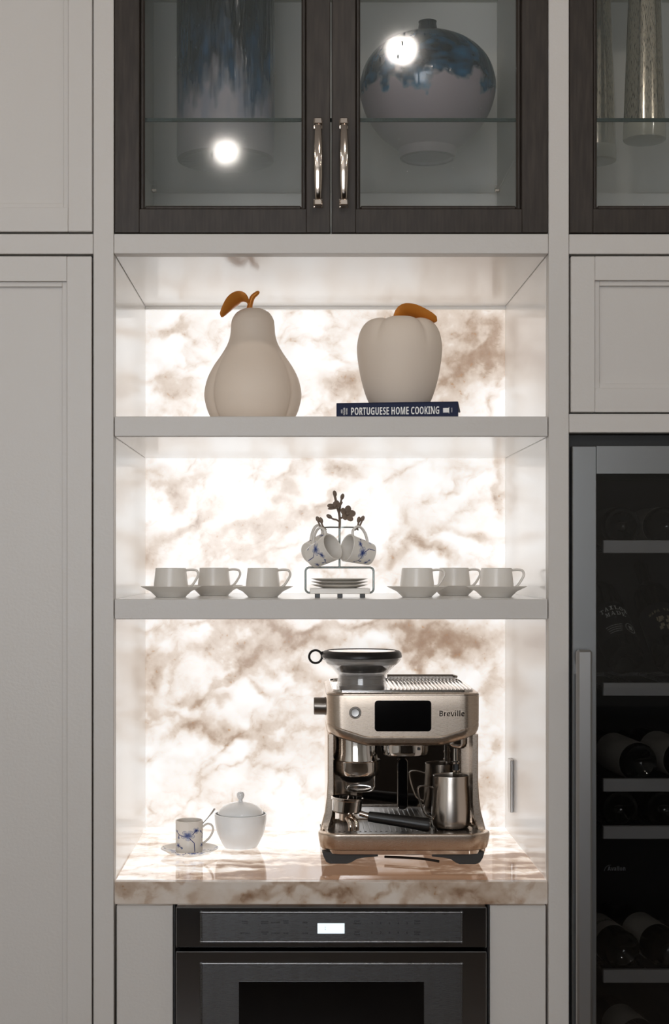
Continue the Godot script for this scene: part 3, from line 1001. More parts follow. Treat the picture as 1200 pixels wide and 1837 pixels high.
func microwave() -> void:
	var t := thing("microwave_drawer", "black stainless microwave drawer with lit display set under the onyx worktop", "microwave")
	var zf := 0.012
	var b := MB.new()   # the black recess it sits in
	b.span(Vector3(X(311), Y(1840) - 0.3, -0.55), Vector3(X(878.0), Y(1624.0), -0.04), 0.0)
	b.span(Vector3(X(311), Y(1840) - 0.3, -0.04), Vector3(X(313.5), Y(1624.0), -0.008), 0.0)
	b.span(Vector3(X(875.5), Y(1840) - 0.3, -0.04), Vector3(X(878.0), Y(1624.0), -0.008), 0.0)
	part("body", b, M.black, t)
	for s in [[1627.5, 1700.5, 1637.0, 1689.5, "control_panel"], [1707.0, 2080.0, 1729.0, 2062.0, "drawer_front"]]:
		b = MB.new()
		b.span(Vector3(X(315.2, zf), Y(s[1], zf), -0.02), Vector3(X(873.2, zf), Y(s[0], zf), zf), 0.0018)
		var fr := part(s[4], b, M.black_stainless_bright, t)
		# raised bead round the inner field
		b = MB.new()
		var x0 := X(361.0, zf); var x1 := X(828.0, zf); var y0 := Y(s[3], zf); var y1 := Y(s[2], zf)
		var r := 0.0022
		for e in [[Vector3(x0, y0, zf), Vector3(x1, y0, zf)], [Vector3(x1, y0, zf), Vector3(x1, y1, zf)], [Vector3(x1, y1, zf), Vector3(x0, y1, zf)], [Vector3(x0, y1, zf), Vector3(x0, y0, zf)]]:
			b.tube([e[0], e[1]], r, 10)
		for e in [Vector3(x0, y0, zf), Vector3(x1, y0, zf), Vector3(x0, y1, zf), Vector3(x1, y1, zf)]:
			b.ball(e, Vector3(0.0032, 0.0032, 0.0032), Basis.IDENTITY, 12)
		part("raised_bead", b, M.black_stainless, fr)
		b = MB.new()
		b.span(Vector3(x0 + 0.001, y0 + 0.001, zf), Vector3(x1 - 0.001, y1 - 0.001, zf + 0.0006), 0.0)
		part("inner_field", b, M.black_stainless, fr)
		if s[4] == "control_panel":
			var lit := mat("display_white", rgb(220, 235, 240), 0.3)
			lit.emission_enabled = true; lit.emission = rgb(225, 240, 244); lit.emission_energy_multiplier = 0.85
			b = MB.new()
			b.span(Vector3(X(569.5, zf), Y(1674.5, zf), zf + 0.0006), Vector3(X(618.0, zf), Y(1656.0, zf), zf + 0.0016), 0.0004)
			part("display_screen", b, lit, fr, "small lit white display")
			var dl := AreaLight3D.new()
			dl.name = "display_light"
			dl.area_size = Vector2(S(46), S(17)); dl.area_normalize_energy = false; dl.light_energy = 0.08
			dl.light_color = rgb(225, 240, 244); dl.shadow_enabled = true
			dl.position = P(593.8, 1665.2, zf) + Vector3(0, 0, 0.003); dl.rotation_degrees = Vector3(0, 180, 0)
			t.add_child(dl)
			# key legends, printed in black
			var pr := MB.new()
			var zt := zf + 0.0007
			var keys := [[440, 1653, "PANEL"], [440, 1656.5, "LOCK"], [440, 1674, "SETTINGS"], [475, 1653, "SENSOR"], [475, 1656.5, "REHEAT"], [475, 1672, "SENSOR"], [475, 1675.5, "COOK"], [494, 1655, "POPCORN"], [494, 1674, "DEFROST"],
				[513, 1652, "BEEP"], [513, 1655.5, "WARM"], [513, 1674, "MORE"], [547, 1655, "OPEN"], [547, 1674, "CLOSE"], [640.5, 1652.5, "START"], [640.5, 1656.5, "+30 SEC"], [640.5, 1672, "STOP"], [640.5, 1676, "CLEAR"], [748.5, 1652.5, "TIMER"], [748.5, 1656.5, "CLOCK"], [748.5, 1672, "POWER"], [748.5, 1676, "LEVEL"]]
			for q in keys:
				pr.text(q[2], sans, S(2.6), S(2.2 * q[2].length()), func(x, y, zz): return Vector3(X(q[0], zf) + x, Y(q[1], zf) + y, zt + zz), 0.0002)
			for d in 10:
				var px := 667.0 + 15.8 * (d % 5)
				var py := 1656.0 if d < 5 else 1673.0
				pr.text(str((d + 1) % 10), sans, S(3.6), 0.0, func(x, y, zz): return Vector3(X(px, zf) + x, Y(py, zf) + y, zt + zz), 0.0002)
			part("key_legends", pr, M.black, fr, "black printed key legends", 20.0)
			pr = MB.new()
			for py in [1663.0, 1667.0]:
				pr.box(P(583.5, py, zf) + Vector3(0, 0, 0.0017), Vector3(S(1.2), S(1.2), 0.0002), 0.0)
			part("clock_colon", pr, M.black, fr)
		else:
			b = MB.new()
			b.span(Vector3(X(428.5, zf), Y(2000.0, zf), zf + 0.0003), Vector3(X(760.5, zf), Y(1761.0, zf), zf + 0.0012), 0.0)
			part("window_glass", b, M.black_gloss, fr, "black window glass")

func bottle(label: String, at: Vector3, tilt: float, turn: float, l0: float, glass: Material, paper: Material, kind: int) -> void:
	# lies with its base towards the room; tilt lifts the neck
	var t := thing("wine_bottle", label, "bottle", at, "bottles in the wine fridge")
	t.rotation = Vector3(deg_to_rad(tilt), deg_to_rad(turn), 0)
	var m := Transform3D(Basis(Vector3.RIGHT, -PI / 2), Vector3.ZERO)   # axis runs to -z
	var b := MB.new()
	b.lathe([Vector2(0, 0.018), Vector2(0.012, 0.016), Vector2(0.024, 0.004), Vector2(0.029, 0.0), Vector2(0.035, 0.001), Vector2(0.038, 0.006), Vector2(0.0385, 0.012), Vector2(0.0385, 0.185), Vector2(0.036, 0.2), Vector2(0.027, 0.215), Vector2(0.0165, 0.228), Vector2(0.0145, 0.24), Vector2(0.0142, 0.285), Vector2(0.0155, 0.286), Vector2(0.0155, 0.296), Vector2(0, 0.297)], 40, m)
	part("glass_body", b, glass, t)
	var ring := MB.new()   # knurling round the base
	for i in 40:
		var a := TAU * i / 40
		ring.ball(Vector3(cos(a) * 0.032, sin(a) * 0.032, 0.0004), Vector3(0.0011, 0.0011, 0.0011), Basis.IDENTITY, 6)
	part("knurled_base_ring", ring, glass, t)
	b = MB.new()
	b.lathe([Vector2(0.0386, l0), Vector2(0.0389, l0), Vector2(0.0389, 0.135), Vector2(0.0386, 0.135), Vector2(0.0386, l0)], 40, m)
	part("paper_label", b, paper, t)
	var wrap := func(x, y, zz, ang, along): 
		var a: float = ang + x / 0.039
		var rr: float = 0.0389 + zz
		return Vector3(sin(a) * rr, cos(a) * rr, -(along + y))
	var ink := MB.new()
	if kind == 0:
		var word := "TAILOR"
		for i in 6:
			var u := (i - 2.5) * 0.0105
			ink.text(word[i], serif, 0.011, 0.008, func(x, y, zz): return wrap.call(u + x, y - u * u * 7.0, zz, -0.05, 0.118), 0.0002)
		word = "MADE"
		for i in 4:
			var u := (i - 1.5) * 0.0115
			ink.text(word[i], serif, 0.011, 0.009, func(x, y, zz): return wrap.call(u + x, y - u * u * 7.0, zz, -0.05, 0.102), 0.0002)
		for i in 4:
			ink.text("handmade in small lots"[i] + "ur careful winery notes", serif, 0.0035, 0.034 - i * 0.003, func(x, y, zz): return wrap.call(x - 0.013, y, zz, -0.05, 0.068 - i * 0.006), 0.0002)
		for i in 24:
			var a := TAU * i / 24
			var c: Vector3 = wrap.call(0.021 + cos(a) * 0.011, sin(a) * 0.013, 0.0, -0.05, 0.06)
			ink.ball(c, Vector3(0.0011, 0.0004, 0.0011), Basis.IDENTITY, 6)
		ink.text("M", serif, 0.012, 0.009, func(x, y, zz): return wrap.call(0.021 + x, y, zz, -0.05, 0.06), 0.0002)
		part("label_lettering", ink, M.white_letter, t, "white typewriter lettering", 20.0)
	elif kind == 1:
		var wd := "NAPA VALLEY"
		for i in wd.length():
			if wd[i] != " ":
				var u := (i - 5.0) * 0.0065
				ink.text(wd[i], serif, 0.007, 0.0052, func(x, y, zz): return wrap.call(u + x, y - u * u * 5.0, zz, 0.0, 0.112), 0.0002)
		var pic := RandomNumberGenerator.new()
		pic.seed = 4
		for i in 26:   # an abstract pale patchwork print
			var c := Vector2(pic.randf_range(-0.02, 0.02), pic.randf_range(-0.02, 0.02))
			var sz := Vector2(pic.randf_range(0.002, 0.006), pic.randf_range(0.002, 0.006))
			ink.quad(wrap.call(c.x - sz.x, c.y - sz.y, 0.0002, 0.0, 0.075), wrap.call(c.x + sz.x, c.y - sz.y * 0.6, 0.0002, 0.0, 0.075), wrap.call(c.x + sz.x * 0.6, c.y + sz.y, 0.0002, 0.0, 0.075), wrap.call(c.x - sz.x, c.y + sz.y, 0.0002, 0.0, 0.075))
		part("label_lettering", ink, M.label_print, t, "pale print on dark label", 20.0)
	elif kind == 2:
		ink.text("RESERVE", serif, 0.009, 0.045, func(x, y, zz): return wrap.call(x, y, zz, -0.2, 0.085), 0.0002)
		part("label_lettering", ink, M.black, t, "", 20.0)

func fridge() -> void:
	var x0 := X(1021.0)
	var x1 := X(1588.0)
	var t := thing("wine_fridge", "built in stainless steel wine fridge with dark glass door and long bar handle", "wine fridge")
	var yt := Y(776.5)
	var b := MB.new()   # the black cabinet: sides, back, top and bottom
	var zb := -0.6
	b.span(Vector3(x0 + 0.001, 0.1, zb), Vector3(x0 + 0.03, yt - 0.002, -0.03), 0.0)
	b.span(Vector3(x1 - 0.03, 0.1, zb), Vector3(x1 - 0.001, yt - 0.002, -0.03), 0.0)
	b.span(Vector3(x0 + 0.03, 0.1, zb), Vector3(x1 - 0.03, yt - 0.002, zb + 0.03), 0.0)
	b.span(Vector3(x0 + 0.03, yt - 0.06, zb + 0.03), Vector3(x1 - 0.03, yt - 0.002, -0.03), 0.0)
	b.span(Vector3(x0 + 0.03, 0.1, zb + 0.03), Vector3(x1 - 0.03, 0.16, -0.03), 0.0)
	part("cabinet", b, M.black, t)
	b = MB.new()   # door frame
	var d0 := X(1026.5); var d1 := x1 - 0.006; var g0 := X(1070.0); var g1 := d1 - (g0 - d0)
	var dt := Y(800.0); var gt := Y(850.0)
	b.span(Vector3(d0, 0.12, -0.026), Vector3(g0, dt, 0.0), 0.0015)
	b.span(Vector3(g1, 0.12, -0.026), Vector3(d1, dt, 0.0), 0.0015)
	b.span(Vector3(g0, gt, -0.026), Vector3(g1, dt, 0.0), 0.0004)
	b.span(Vector3(g0, 0.12, -0.026), Vector3(g1, 0.18, 0.0), 0.0004)
	var door := part("door", b, M.fridge_steel, t)
	b = MB.new()
	b.span(Vector3(g0, 0.18, -0.014), Vector3(g1, gt, -0.006), 0.0)
	part("glass_pane", b, M.fridge_glass, door)
	b = MB.new()
	b.span(Vector3(X(1035.0, 0.045), 0.3, 0.03), Vector3(X(1062.0, 0.045), Y(1166.0, 0.045), 0.05), 0.004)
	for y in [0.38, Y(1203.0, 0.045)]:
		b.box(Vector3(X(1048.5, 0.045), y, 0.016), Vector3(0.014, 0.02, 0.03), 0.001)
	part("handle", b, M.stainless, door, "long square stainless bar handle")
	var zr := -0.06
	var fronts := [969.0, 1225.0, 1397.0, 1482.0, 1740.0]
	for f in fronts:
		b = MB.new()
		b.span(Vector3(X(1082.0, zr), Y(f + 23.5, zr), zr - 0.012), Vector3(x1 - 0.035, Y(f, zr), zr), 0.001)
		var rk := part("rack", b, M.rack_steel, t)
		b = MB.new()
		for i in 7:
			var xx := X(1082.0, zr) + 0.01 + i * 0.082
			if xx < x1 - 0.05:
				b.span(Vector3(xx, Y(f, zr) - 0.020, -0.52), Vector3(xx + 0.008, Y(f, zr) - 0.0125, zr - 0.012), 0.001)
		b.span(Vector3(X(1082.0, zr), Y(f, zr) - 0.022, -0.53), Vector3(x1 - 0.035, Y(f, zr) - 0.0125, -0.522), 0.001)
		part("wire_shelf", b, M.black_stainless, rk)
	b = MB.new()   # maker's name on the glass
	var lx := X(1106.0, -0.005); var ly := Y(1558.0, -0.005)
	b.text("Avallon", sans, S(8.0), S(32.0), func(x, y, zz): return Vector3(lx + x, ly + y, -0.0058 + zz), 0.0003)
	var sw := arc(Vector3(lx - S(10.0), ly - S(6.0), -0.0056), S(12.0), 90.0, 175.0, 10)
	b.tube(sw, 0.0006, 6)
	part("maker_name", b, M.faint_print, door, "faint maker's name on the glass", 20.0)
	# bottles
	var gl: Material = M.bottle_glass; var wl: Material = M.wine_label; var dl: Material = M.dark_label
	var lay := [[0, 1116.0, 0.0, 0.0, 4.0, dl, 3, 0.02, "wine bottle lying on the top fridge rack, left one beside the door frame"], [0, 1194.0, 0.0, 0.0, 4.0, wl, 3, 0.03, "wine bottle lying on the top fridge rack, right one at the frame's edge"],
		[1, 1122.0, 0.012, 40.0, 8.0, dl, 0, 0.04, "tilted dark wine bottle whose label reads TAILOR MADE, on the second rack"], [1, 1208.0, 0.012, 40.0, 4.0, dl, 1, 0.04, "tilted dark wine bottle labelled NAPA VALLEY, on the second rack"],
		[2, 1148.0, -0.001, 3.0, 12.0, wl, 3, 0.016, "wine bottle with a pale label band on the third rack, left one"], [2, 1229.0, 0.003, 3.0, 12.0, wl, 3, 0.02, "wine bottle with a pale label at the third rack's right, cut by the frame"],
		[3, 1112.0, 0.0, 0.0, 4.0, dl, 3, 0.04, "dark wine bottle low on the fourth rack, left one"], [3, 1190.0, 0.0, 0.0, 4.0, dl, 3, 0.04, "dark wine bottle low on the fourth rack, right one"],
		[4, 1117.0, 0.002, 3.0, 12.0, wl, 2, 0.05, "wine bottle with a black lettered pale label on the lowest full rack, left one"], [4, 1197.0, 0.004, 3.0, 12.0, wl, 3, 0.05, "wine bottle with a plain pale label on the lowest full rack, right one"]]
	for q in lay:
		bottle(q[8], Vector3(X(q[1], -0.09), Y(fronts[q[0]], zr) + 0.0285 + q[2], -0.085), q[3], q[4], q[7], gl, q[5], q[6])
	bottle("wine bottle with a pale label at the very bottom of the picture in the fridge", Vector3(X(1158.0, -0.1), Y(1872.0, -0.1), -0.085), 3.0, 12.0, 0.05, gl, wl, 3)

# ------------------------------------------------------------------ ornaments and crockery
func leaf(mb: MB, spine: Array, half: Array, side: Vector3, curl: float, th := 0.0022) -> void:
	# a thick curled leaf: spine points, half widths, direction across
	var rings := []
	for i in spine.size():
		var p: Vector3 = spine[i]
		var d: Vector3 = (spine[mini(i + 1, spine.size() - 1)] - spine[maxi(i - 1, 0)]).normalized()
		var sd := (side - d * side.dot(d)).normalized()
		var up := sd.cross(d)
		var h: float = half[i]
		var ring := []
		var n := 8
		for k in n + 1:
			var u := lerpf(-1, 1, float(k) / n)
			ring.append(p + sd * u * h + up * (curl * h * u * u + th * (1.0 - 0.7 * u * u) - 0.0012 * exp(-u * u * 30.0)))
		for k in n + 1:
			var u := lerpf(1, -1, float(k) / n)
			ring.append(p + sd * u * h + up * (curl * h * u * u - th * 0.6 * (1.0 - 0.7 * u * u)))
		rings.append(ring)
	mb.loft(rings)

func shelf_one() -> void:
	var sy := Y(747.0)
	# the pear
	var z := -0.27
	var t := thing("pear_ornament", "matte ivory ceramic pear ornament with bronze stem and leaf on the upper shelf", "ornament", Vector3(X(453.5, z), sy, z))
	var s := S(1.0, z)
	var hb := (VPY - 747.0) * DIST / (DIST - z)
	var py := func(p: float) -> float: return (VPY - p) - hb
	var pf := [Vector2(0, 0), Vector2(52, 0), Vector2(64, 6), Vector2(79, 30), Vector2(86.5, 58), Vector2(87.5, 78), Vector2(82, 105), Vector2(71, 130), Vector2(56, 155), Vector2(45.5, 176), Vector2(40.5, 195), Vector2(39, 215), Vector2(37, 228), Vector2(29, 242), Vector2(15, 250), Vector2(0, 251.5)]
	var hgt: float = py.call(553.0)
	var pr := []
	for p in curve2(pf, 5):
		pr.append(Vector2(maxf(p.x, 0.0) * s, p.y * hgt / 251.5 * s))
	var b := MB.new()
	b.lathe(pr, 120, Transform3D.IDENTITY, func(a, r, y, f):
		var g: float = fposmod(a, TAU / 3.0) / (TAU / 3.0)     # creases at 60, 180 and 300 degrees
		g = absf(fposmod((a + PI / 3.0) / (TAU / 3.0), 1.0) - 0.5) * 2.0
		var amt: float = clampf(1.0 - y / (hgt * s * 0.80), 0.0, 1.0)
		amt = smoothstep(0.0, 0.55, amt)
		var k: float = 1.0 - amt * 0.085 * pow(g, 5.0) - amt * 0.02 * g * g
		return Vector2(r * k, y))
	part("body", b, M.matte_ceramic, t, "", 70.0)
	b = MB.new()
	var top: float = hgt * s
	b.tube(curve([Vector3(-0.008, top - 0.006, 0), Vector3(-0.006, top + 0.006, 0), Vector3(-0.001, top + 0.022, 0.002), Vector3(0.009, top + 0.031, 0.004), Vector3(0.014, top + 0.034, 0.005)], 5), [.0075, .007, .0066, .0062, .006, .0058, .0056, .0056, .0056, .0056, .0056, .0054, .0052, .005, .0048, .0046, .0042, .0036, .003, .0022, .001], 12)
	part("stem", b, M.bronze_leaf, t)
	b = MB.new()
	var sp := curve([Vector3(-0.008, top + 0.004, 0.004), Vector3(-0.012, top + 0.013, 0.006), Vector3(-0.024, top + 0.018, 0.008), Vector3(-0.038, top + 0.011, 0.012), Vector3(-0.052, top - 0.004, 0.015), Vector3(-0.066, top - 0.021, 0.017)], 5)
	var hw := []
	for i in sp.size():
		var f := float(i) / (sp.size() - 1)
		hw.append(0.0035 + 0.0155 * pow(sin(PI * clampf((f - 0.16) / 0.84, 0.0, 1.0)), 0.8) if f < 0.995 else 0.0008)
	leaf(b, sp, hw, Vector3(-0.25, 0.55, 0.75), -0.35)
	part("leaf", b, M.bronze_leaf, t)
	# the book
	z = -0.05
	var bw := S(218.5, z)
	var bh := Y(721.5, z) - sy
	t = thing("book", "dark blue hardback cookbook lying flat under the ivory apple, spine outwards", "book", Vector3(X(712.0, z), sy, z))
	t.rotation_degrees.y = -7.5
	var navy := mat("navy_cloth", rgb(15, 25, 58), 0.5, 0.0, 0.3)
	b = MB.new()
	b.box(Vector3(0, 0.0016, -0.095), Vector3(bw, 0.003, 0.19), 0.0008)
	b.box(Vector3(0, bh - 0.0016, -0.095), Vector3(bw, 0.003, 0.19), 0.0008)
	b.box(Vector3(0, bh / 2, -0.003), Vector3(bw, bh, 0.006), 0.0012)
	part("cover", b, navy, t)
	b = MB.new()
	b.box(Vector3(0, bh / 2, -0.095), Vector3(bw - 0.008, bh - 0.0062, 0.178), 0.0)
	part("pages", b, M.porcelain, t)
	b = MB.new()
	var put := func(px, cy): return func(x, y, zz): return Vector3(X(px, z) - X(712.0, z) + x, bh * cy + y, 0.0 + zz)
	b.text("PORTUGUESE HOME COOKING", sans, S(13.5, z), S(158.0, z), put.call(708.5, 0.49), 0.0003)
	for k in [["ANA", 612.5, 7.0], ["PATULEIA", 617.0, 13.0], ["ORTINS", 621.5, 11.0]]:
		b.text(k[0], sans, S(2.9, z), S(k[2], z), func(x, y, zz): return Vector3(X(k[1], z) - X(712.0, z) - y, bh * 0.49 + x, zz), 0.0003)
	b.span(Vector3(X(794.5, z) - X(712.0, z), bh * 0.49 - S(4.4, z), 0.0), Vector3(X(805.0, z) - X(712.0, z), bh * 0.49 + S(3.6, z), 0.0003), 0.0)
	b.span(Vector3(X(804.5, z) - X(712.0, z), bh * 0.49 - S(6.0, z), 0.0), Vector3(X(805.3, z) - X(712.0, z), bh * 0.49 + S(5.5, z), 0.0003), 0.0)
	b.text("INTERLINK", sans, S(1.4, z), S(8.0, z), func(x, y, zz): return Vector3(X(810.0, z) - X(712.0, z) - y, bh * 0.49 + x, zz), 0.0002)
	part("title", b, M.white_letter, t, "white title reading PORTUGUESE HOME COOKING", 20.0)
	# the apple
	var yb: float = sy + bh
	z = -0.15
	t = thing("apple_ornament", "matte ivory ceramic apple ornament with bronze leaf standing on the blue book", "ornament", Vector3(X(716.5, z), yb, z))
	s = S(1.0, z)
	hgt = Y(573.5, z) - yb
	var ap := [Vector2(0, 0), Vector2(46, 0), Vector2(53, 5), Vector2(62, 25), Vector2(71, 58), Vector2(76, 92), Vector2(75.5, 112), Vector2(70, 132), Vector2(59, 146), Vector2(44, 151), Vector2(28, 149), Vector2(14, 142), Vector2(0, 138)]
	pr = []
	for p in curve2(ap, 5):
		pr.append(Vector2(maxf(p.x, 0.0) * s, p.y / 151.0 * hgt))
	b = MB.new()
	b.lathe(pr, 120, Transform3D.IDENTITY, func(a, r, y, f):
		var g: float = absf(fposmod((a + PI / 5.0) / (TAU / 5.0), 1.0) - 0.5) * 2.0
		var amt: float = smoothstep(0.5, 1.0, y / hgt)
		var low: float = 1.0 - smoothstep(0.0, 0.25, y / hgt)
		return Vector2(r * (1.0 - amt * 0.05 * pow(g, 4.0)), y - amt * hgt * 0.035 * pow(g, 4.0)))
	part("body", b, M.matte_ceramic, t, "", 70.0)
	b = MB.new()
	sp = curve([Vector3(-0.006, hgt - 0.010, 0.0), Vector3(0.008, hgt + 0.010, 0.01), Vector3(0.026, hgt + 0.009, 0.018), Vector3(0.05, hgt + 0.001, 0.024), Vector3(0.074, hgt - 0.007, 0.026)], 5)
	hw = []
	for i in sp.size():
		var f := float(i) / (sp.size() - 1)
		hw.append(0.004 + 0.017 * pow(sin(PI * clampf(f * 0.96 + 0.04, 0.0, 1.0)), 0.7) if f < 0.99 else 0.001)
	leaf(b, sp, hw, Vector3(-0.35, 0.62, 0.62), 0.3)
	part("leaf", b, M.bronze_leaf, t)

func saucer_profile(r: float, rb: float, h: float) -> Array:
	return [Vector2(0, 0.002), Vector2(rb * 0.86, 0.002), Vector2(rb * 0.9, 0.0), Vector2(rb, 0.0005), Vector2(rb * 1.04, h * 0.12), Vector2(rb + (r - rb) * 0.35, h * 0.52), Vector2(r * 0.97, h * 0.93), Vector2(r, h * 0.985), Vector2(r * 0.995, h), Vector2(r * 0.95, h * 0.985), Vector2(rb * 1.3, h * 0.62), Vector2(rb * 0.9, h * 0.36), Vector2(0, h * 0.34)]

func loop_handle(b: MB, pts: Array, rad: float, flat := 0.75) -> void:
	b.tube(curve(pts, 6), rad, 10, false, flat)

func shelf_two() -> void:
	var sy := Y(1075.0)
	var cup0: Node3D
	var sau0: Node3D
	var zf := -0.19
	var zr := -0.34
	var k := S(1.0, zf)
	var rows := [[306.5, zf, "the white coffee cup at the left end of the lower shelf", "the white saucer at the left end of the lower shelf"], [384.0, zr, "white coffee cup set back between the two front cups left of the stand", "white saucer set back between the two front saucers left of the stand"],
		[471.5, zf, "white coffee cup in front, nearest the left side of the mug stand", "white saucer in front, nearest the left side of the mug stand"], [748.0, zf, "white coffee cup in front, nearest the right side of the mug stand", "white saucer in front, nearest the right side of the mug stand"],
		[814.5, zr, "white coffee cup set back between the two front cups right of the stand", "white saucer set back between the two front saucers right of the stand"], [890.5, zf, "the white coffee cup at the right end of the lower shelf", "the white saucer at the right end of the lower shelf"]]
	var h := 19.5 * k
	for i in rows.size():
		var q: Array = rows[i]
		var at := Vector3(X(q[0], q[1]), sy, q[1])
		if i == 0:
			sau0 = thing("saucer", q[3], "saucer", at, "white saucers on the lower shelf")
			var b := MB.new()
			b.lathe(saucer_profile(54.5 * k, 27.0 * k, h), 56)
			part("dish", b, M.porcelain, sau0)
			cup0 = thing("coffee_cup", q[2], "cup", at + Vector3(0, h * 0.36, 0), "white coffee cups on the lower shelf")
			b = MB.new()
			var c := [Vector2(0, 0.0005), Vector2(27, 0), Vector2(30, 1.5), Vector2(31, 6), Vector2(30.3, 18), Vector2(28.4, 34), Vector2(27.4, 44.4), Vector2(26.6, 45), Vector2(25.8, 44), Vector2(27, 30), Vector2(28, 8), Vector2(26, 4), Vector2(0, 3.5)]
			var pr := []
			for p in c:
				pr.append(p * k)
			b.lathe(pr, 48)
			part("body", b, M.porcelain, cup0)
			b = MB.new()
			loop_handle(b, [Vector3(26.8, 41, 0) * k, Vector3(36, 42, 0) * k, Vector3(46, 40.5, 0) * k, Vector3(49, 33, 0) * k, Vector3(45, 24, 0) * k, Vector3(38, 14, 0) * k, Vector3(30.3, 9, 0) * k], 0.0033)
			part("handle", b, M.porcelain, cup0)
		else:
			dup(sau0, "saucer", q[3], at)
			dup(cup0, "coffee_cup", q[2], at + Vector3(0, h * 0.36, 0))

# blue brush painting of orchids on porcelain
func orchid_image(sd: int) -> Image:
	var w := 512
	var h := 256
	var im := Image.create_empty(w, h, false, Image.FORMAT_RGB8)
	im.fill(Color(0.905, 0.88, 0.85))
	var n := FastNoiseLite.new(); n.seed = sd; n.frequency = 0.06; n.noise_type = FastNoiseLite.TYPE_SIMPLEX_SMOOTH
	var rng := RandomNumberGenerator.new()
	rng.seed = sd
	for rep in 3:
		var ox := rep * 171.0
		var flowers := [[ox + 88.0, 108.0, 44.0], [ox + 142.0, 70.0, 26.0], [ox + 20.0, 190.0, 22.0]]
		var lines := [[ox + 98.0, 128.0, ox + 128.0, 168.0], [ox + 128.0, 168.0, ox + 132.0, 236.0], [ox + 62.0, 116.0, ox + 30.0, 104.0], [ox + 30.0, 104.0, ox + 8.0, 80.0], [ox + 30.0, 104.0, ox + 26.0, 126.0], [ox + 118.0, 100.0, ox + 142.0, 70.0], [ox + 20.0, 190.0, ox + 48.0, 206.0]]
		for l in lines:
			var a := Vector2(l[0], l[1])
			var c := Vector2(l[2], l[3])
			var len := int(a.distance_to(c))
			for i in len:
				var p := a.lerp(c, float(i) / len)
				for dy in range(-2, 3):
					for dx in range(-2, 3):
						if dx * dx + dy * dy < 6 + int(n.get_noise_2d(p.x * 2, p.y * 2) * 5.0):
							blend(im, int(p.x) + dx, int(p.y) + dy, 0.85)
		for q in [[ox + 8.0, 80.0], [ox + 26.0, 130.0], [ox + 50.0, 208.0]]:
			for dy in range(-10, 11):
				for dx in range(-8, 9):
					var e := dx * dx / 50.0 + dy * dy / 85.0
					if e < 1.0:
						blend(im, int(q[0]) + dx, int(q[1]) + dy, 0.35 + 0.5 * e)
		for fl in flowers:
			var r: float = fl[2]
			for dy in range(-int(r), int(r) + 1):
				for dx in range(-int(r), int(r) + 1):
					var rho := Vector2(dx, dy).length()
					var th := atan2(dy, dx)
					var ph := fposmod(th + 0.4, TAU / 5.0) / (TAU / 5.0)
					var edge := r * (0.50 + 0.48 * pow(sin(PI * ph), 0.55))
					if rho < edge:
						var f := rho / edge
						var streak := 0.5 + 0.5 * sin(ph * 34.0 + n.get_noise_2d(dx * 3.0, dy * 3.0) * 4.0)
						var dark := clampf(0.9 - f * 1.15, 0.0, 1.0) + 0.3 * streak * (1.0 - f * 0.5) + (0.35 if f > 0.93 else 0.0) + 0.25 * maxf(0.0, n.get_noise_2d(fl[0] + dx, fl[1] + dy))
						blend(im, int(fl[0]) + dx, int(fl[1]) + dy, clampf(dark, 0.06, 0.95))
	return im

func blend(im: Image, x: int, y: int, f: float) -> void:
	x = posmod(x, im.get_width())
	if y >= 0 and y < im.get_height():
		im.set_pixel(x, y, im.get_pixel(x, y).lerp(Color(0.07, 0.15, 0.42), f))

func mug_profile(r0: float, r1: float, h: float, th: float) -> Array:
	return [Vector2(0, 0.001), Vector2(r0 * 0.85, 0.0), Vector2(r0 * 0.97, h * 0.02), Vector2(r0, h * 0.06), Vector2(lerpf(r0, r1, 0.5), h * 0.5), Vector2(r1, h * 0.985), Vector2(r1 - th * 0.4, h), Vector2(r1 - th, h * 0.985), Vector2(lerpf(r0, r1, 0.5) - th, h * 0.5), Vector2(r0 - th, h * 0.1), Vector2(0, h * 0.07)]

func outside_uv(b: MB, h: float, r0: float, rep := 1.0) -> void:
	# picture round the outer wall; the bottom and the inside stay plain
	for i in range(0, b.v.size(), 3):
		var inner := false
		for k in 3:
			if b.t[i + k].y < 0.45:      # rows past the rim
				inner = true
		for k in 3:
			if inner:
				b.t[i + k] = Vector2(0.06 * k, 0.004)
			else:
				b.t[i + k] = Vector2(b.t[i + k].x * rep, 1.0 - clampf(b.v[i + k].y / h, 0.0, 1.0))

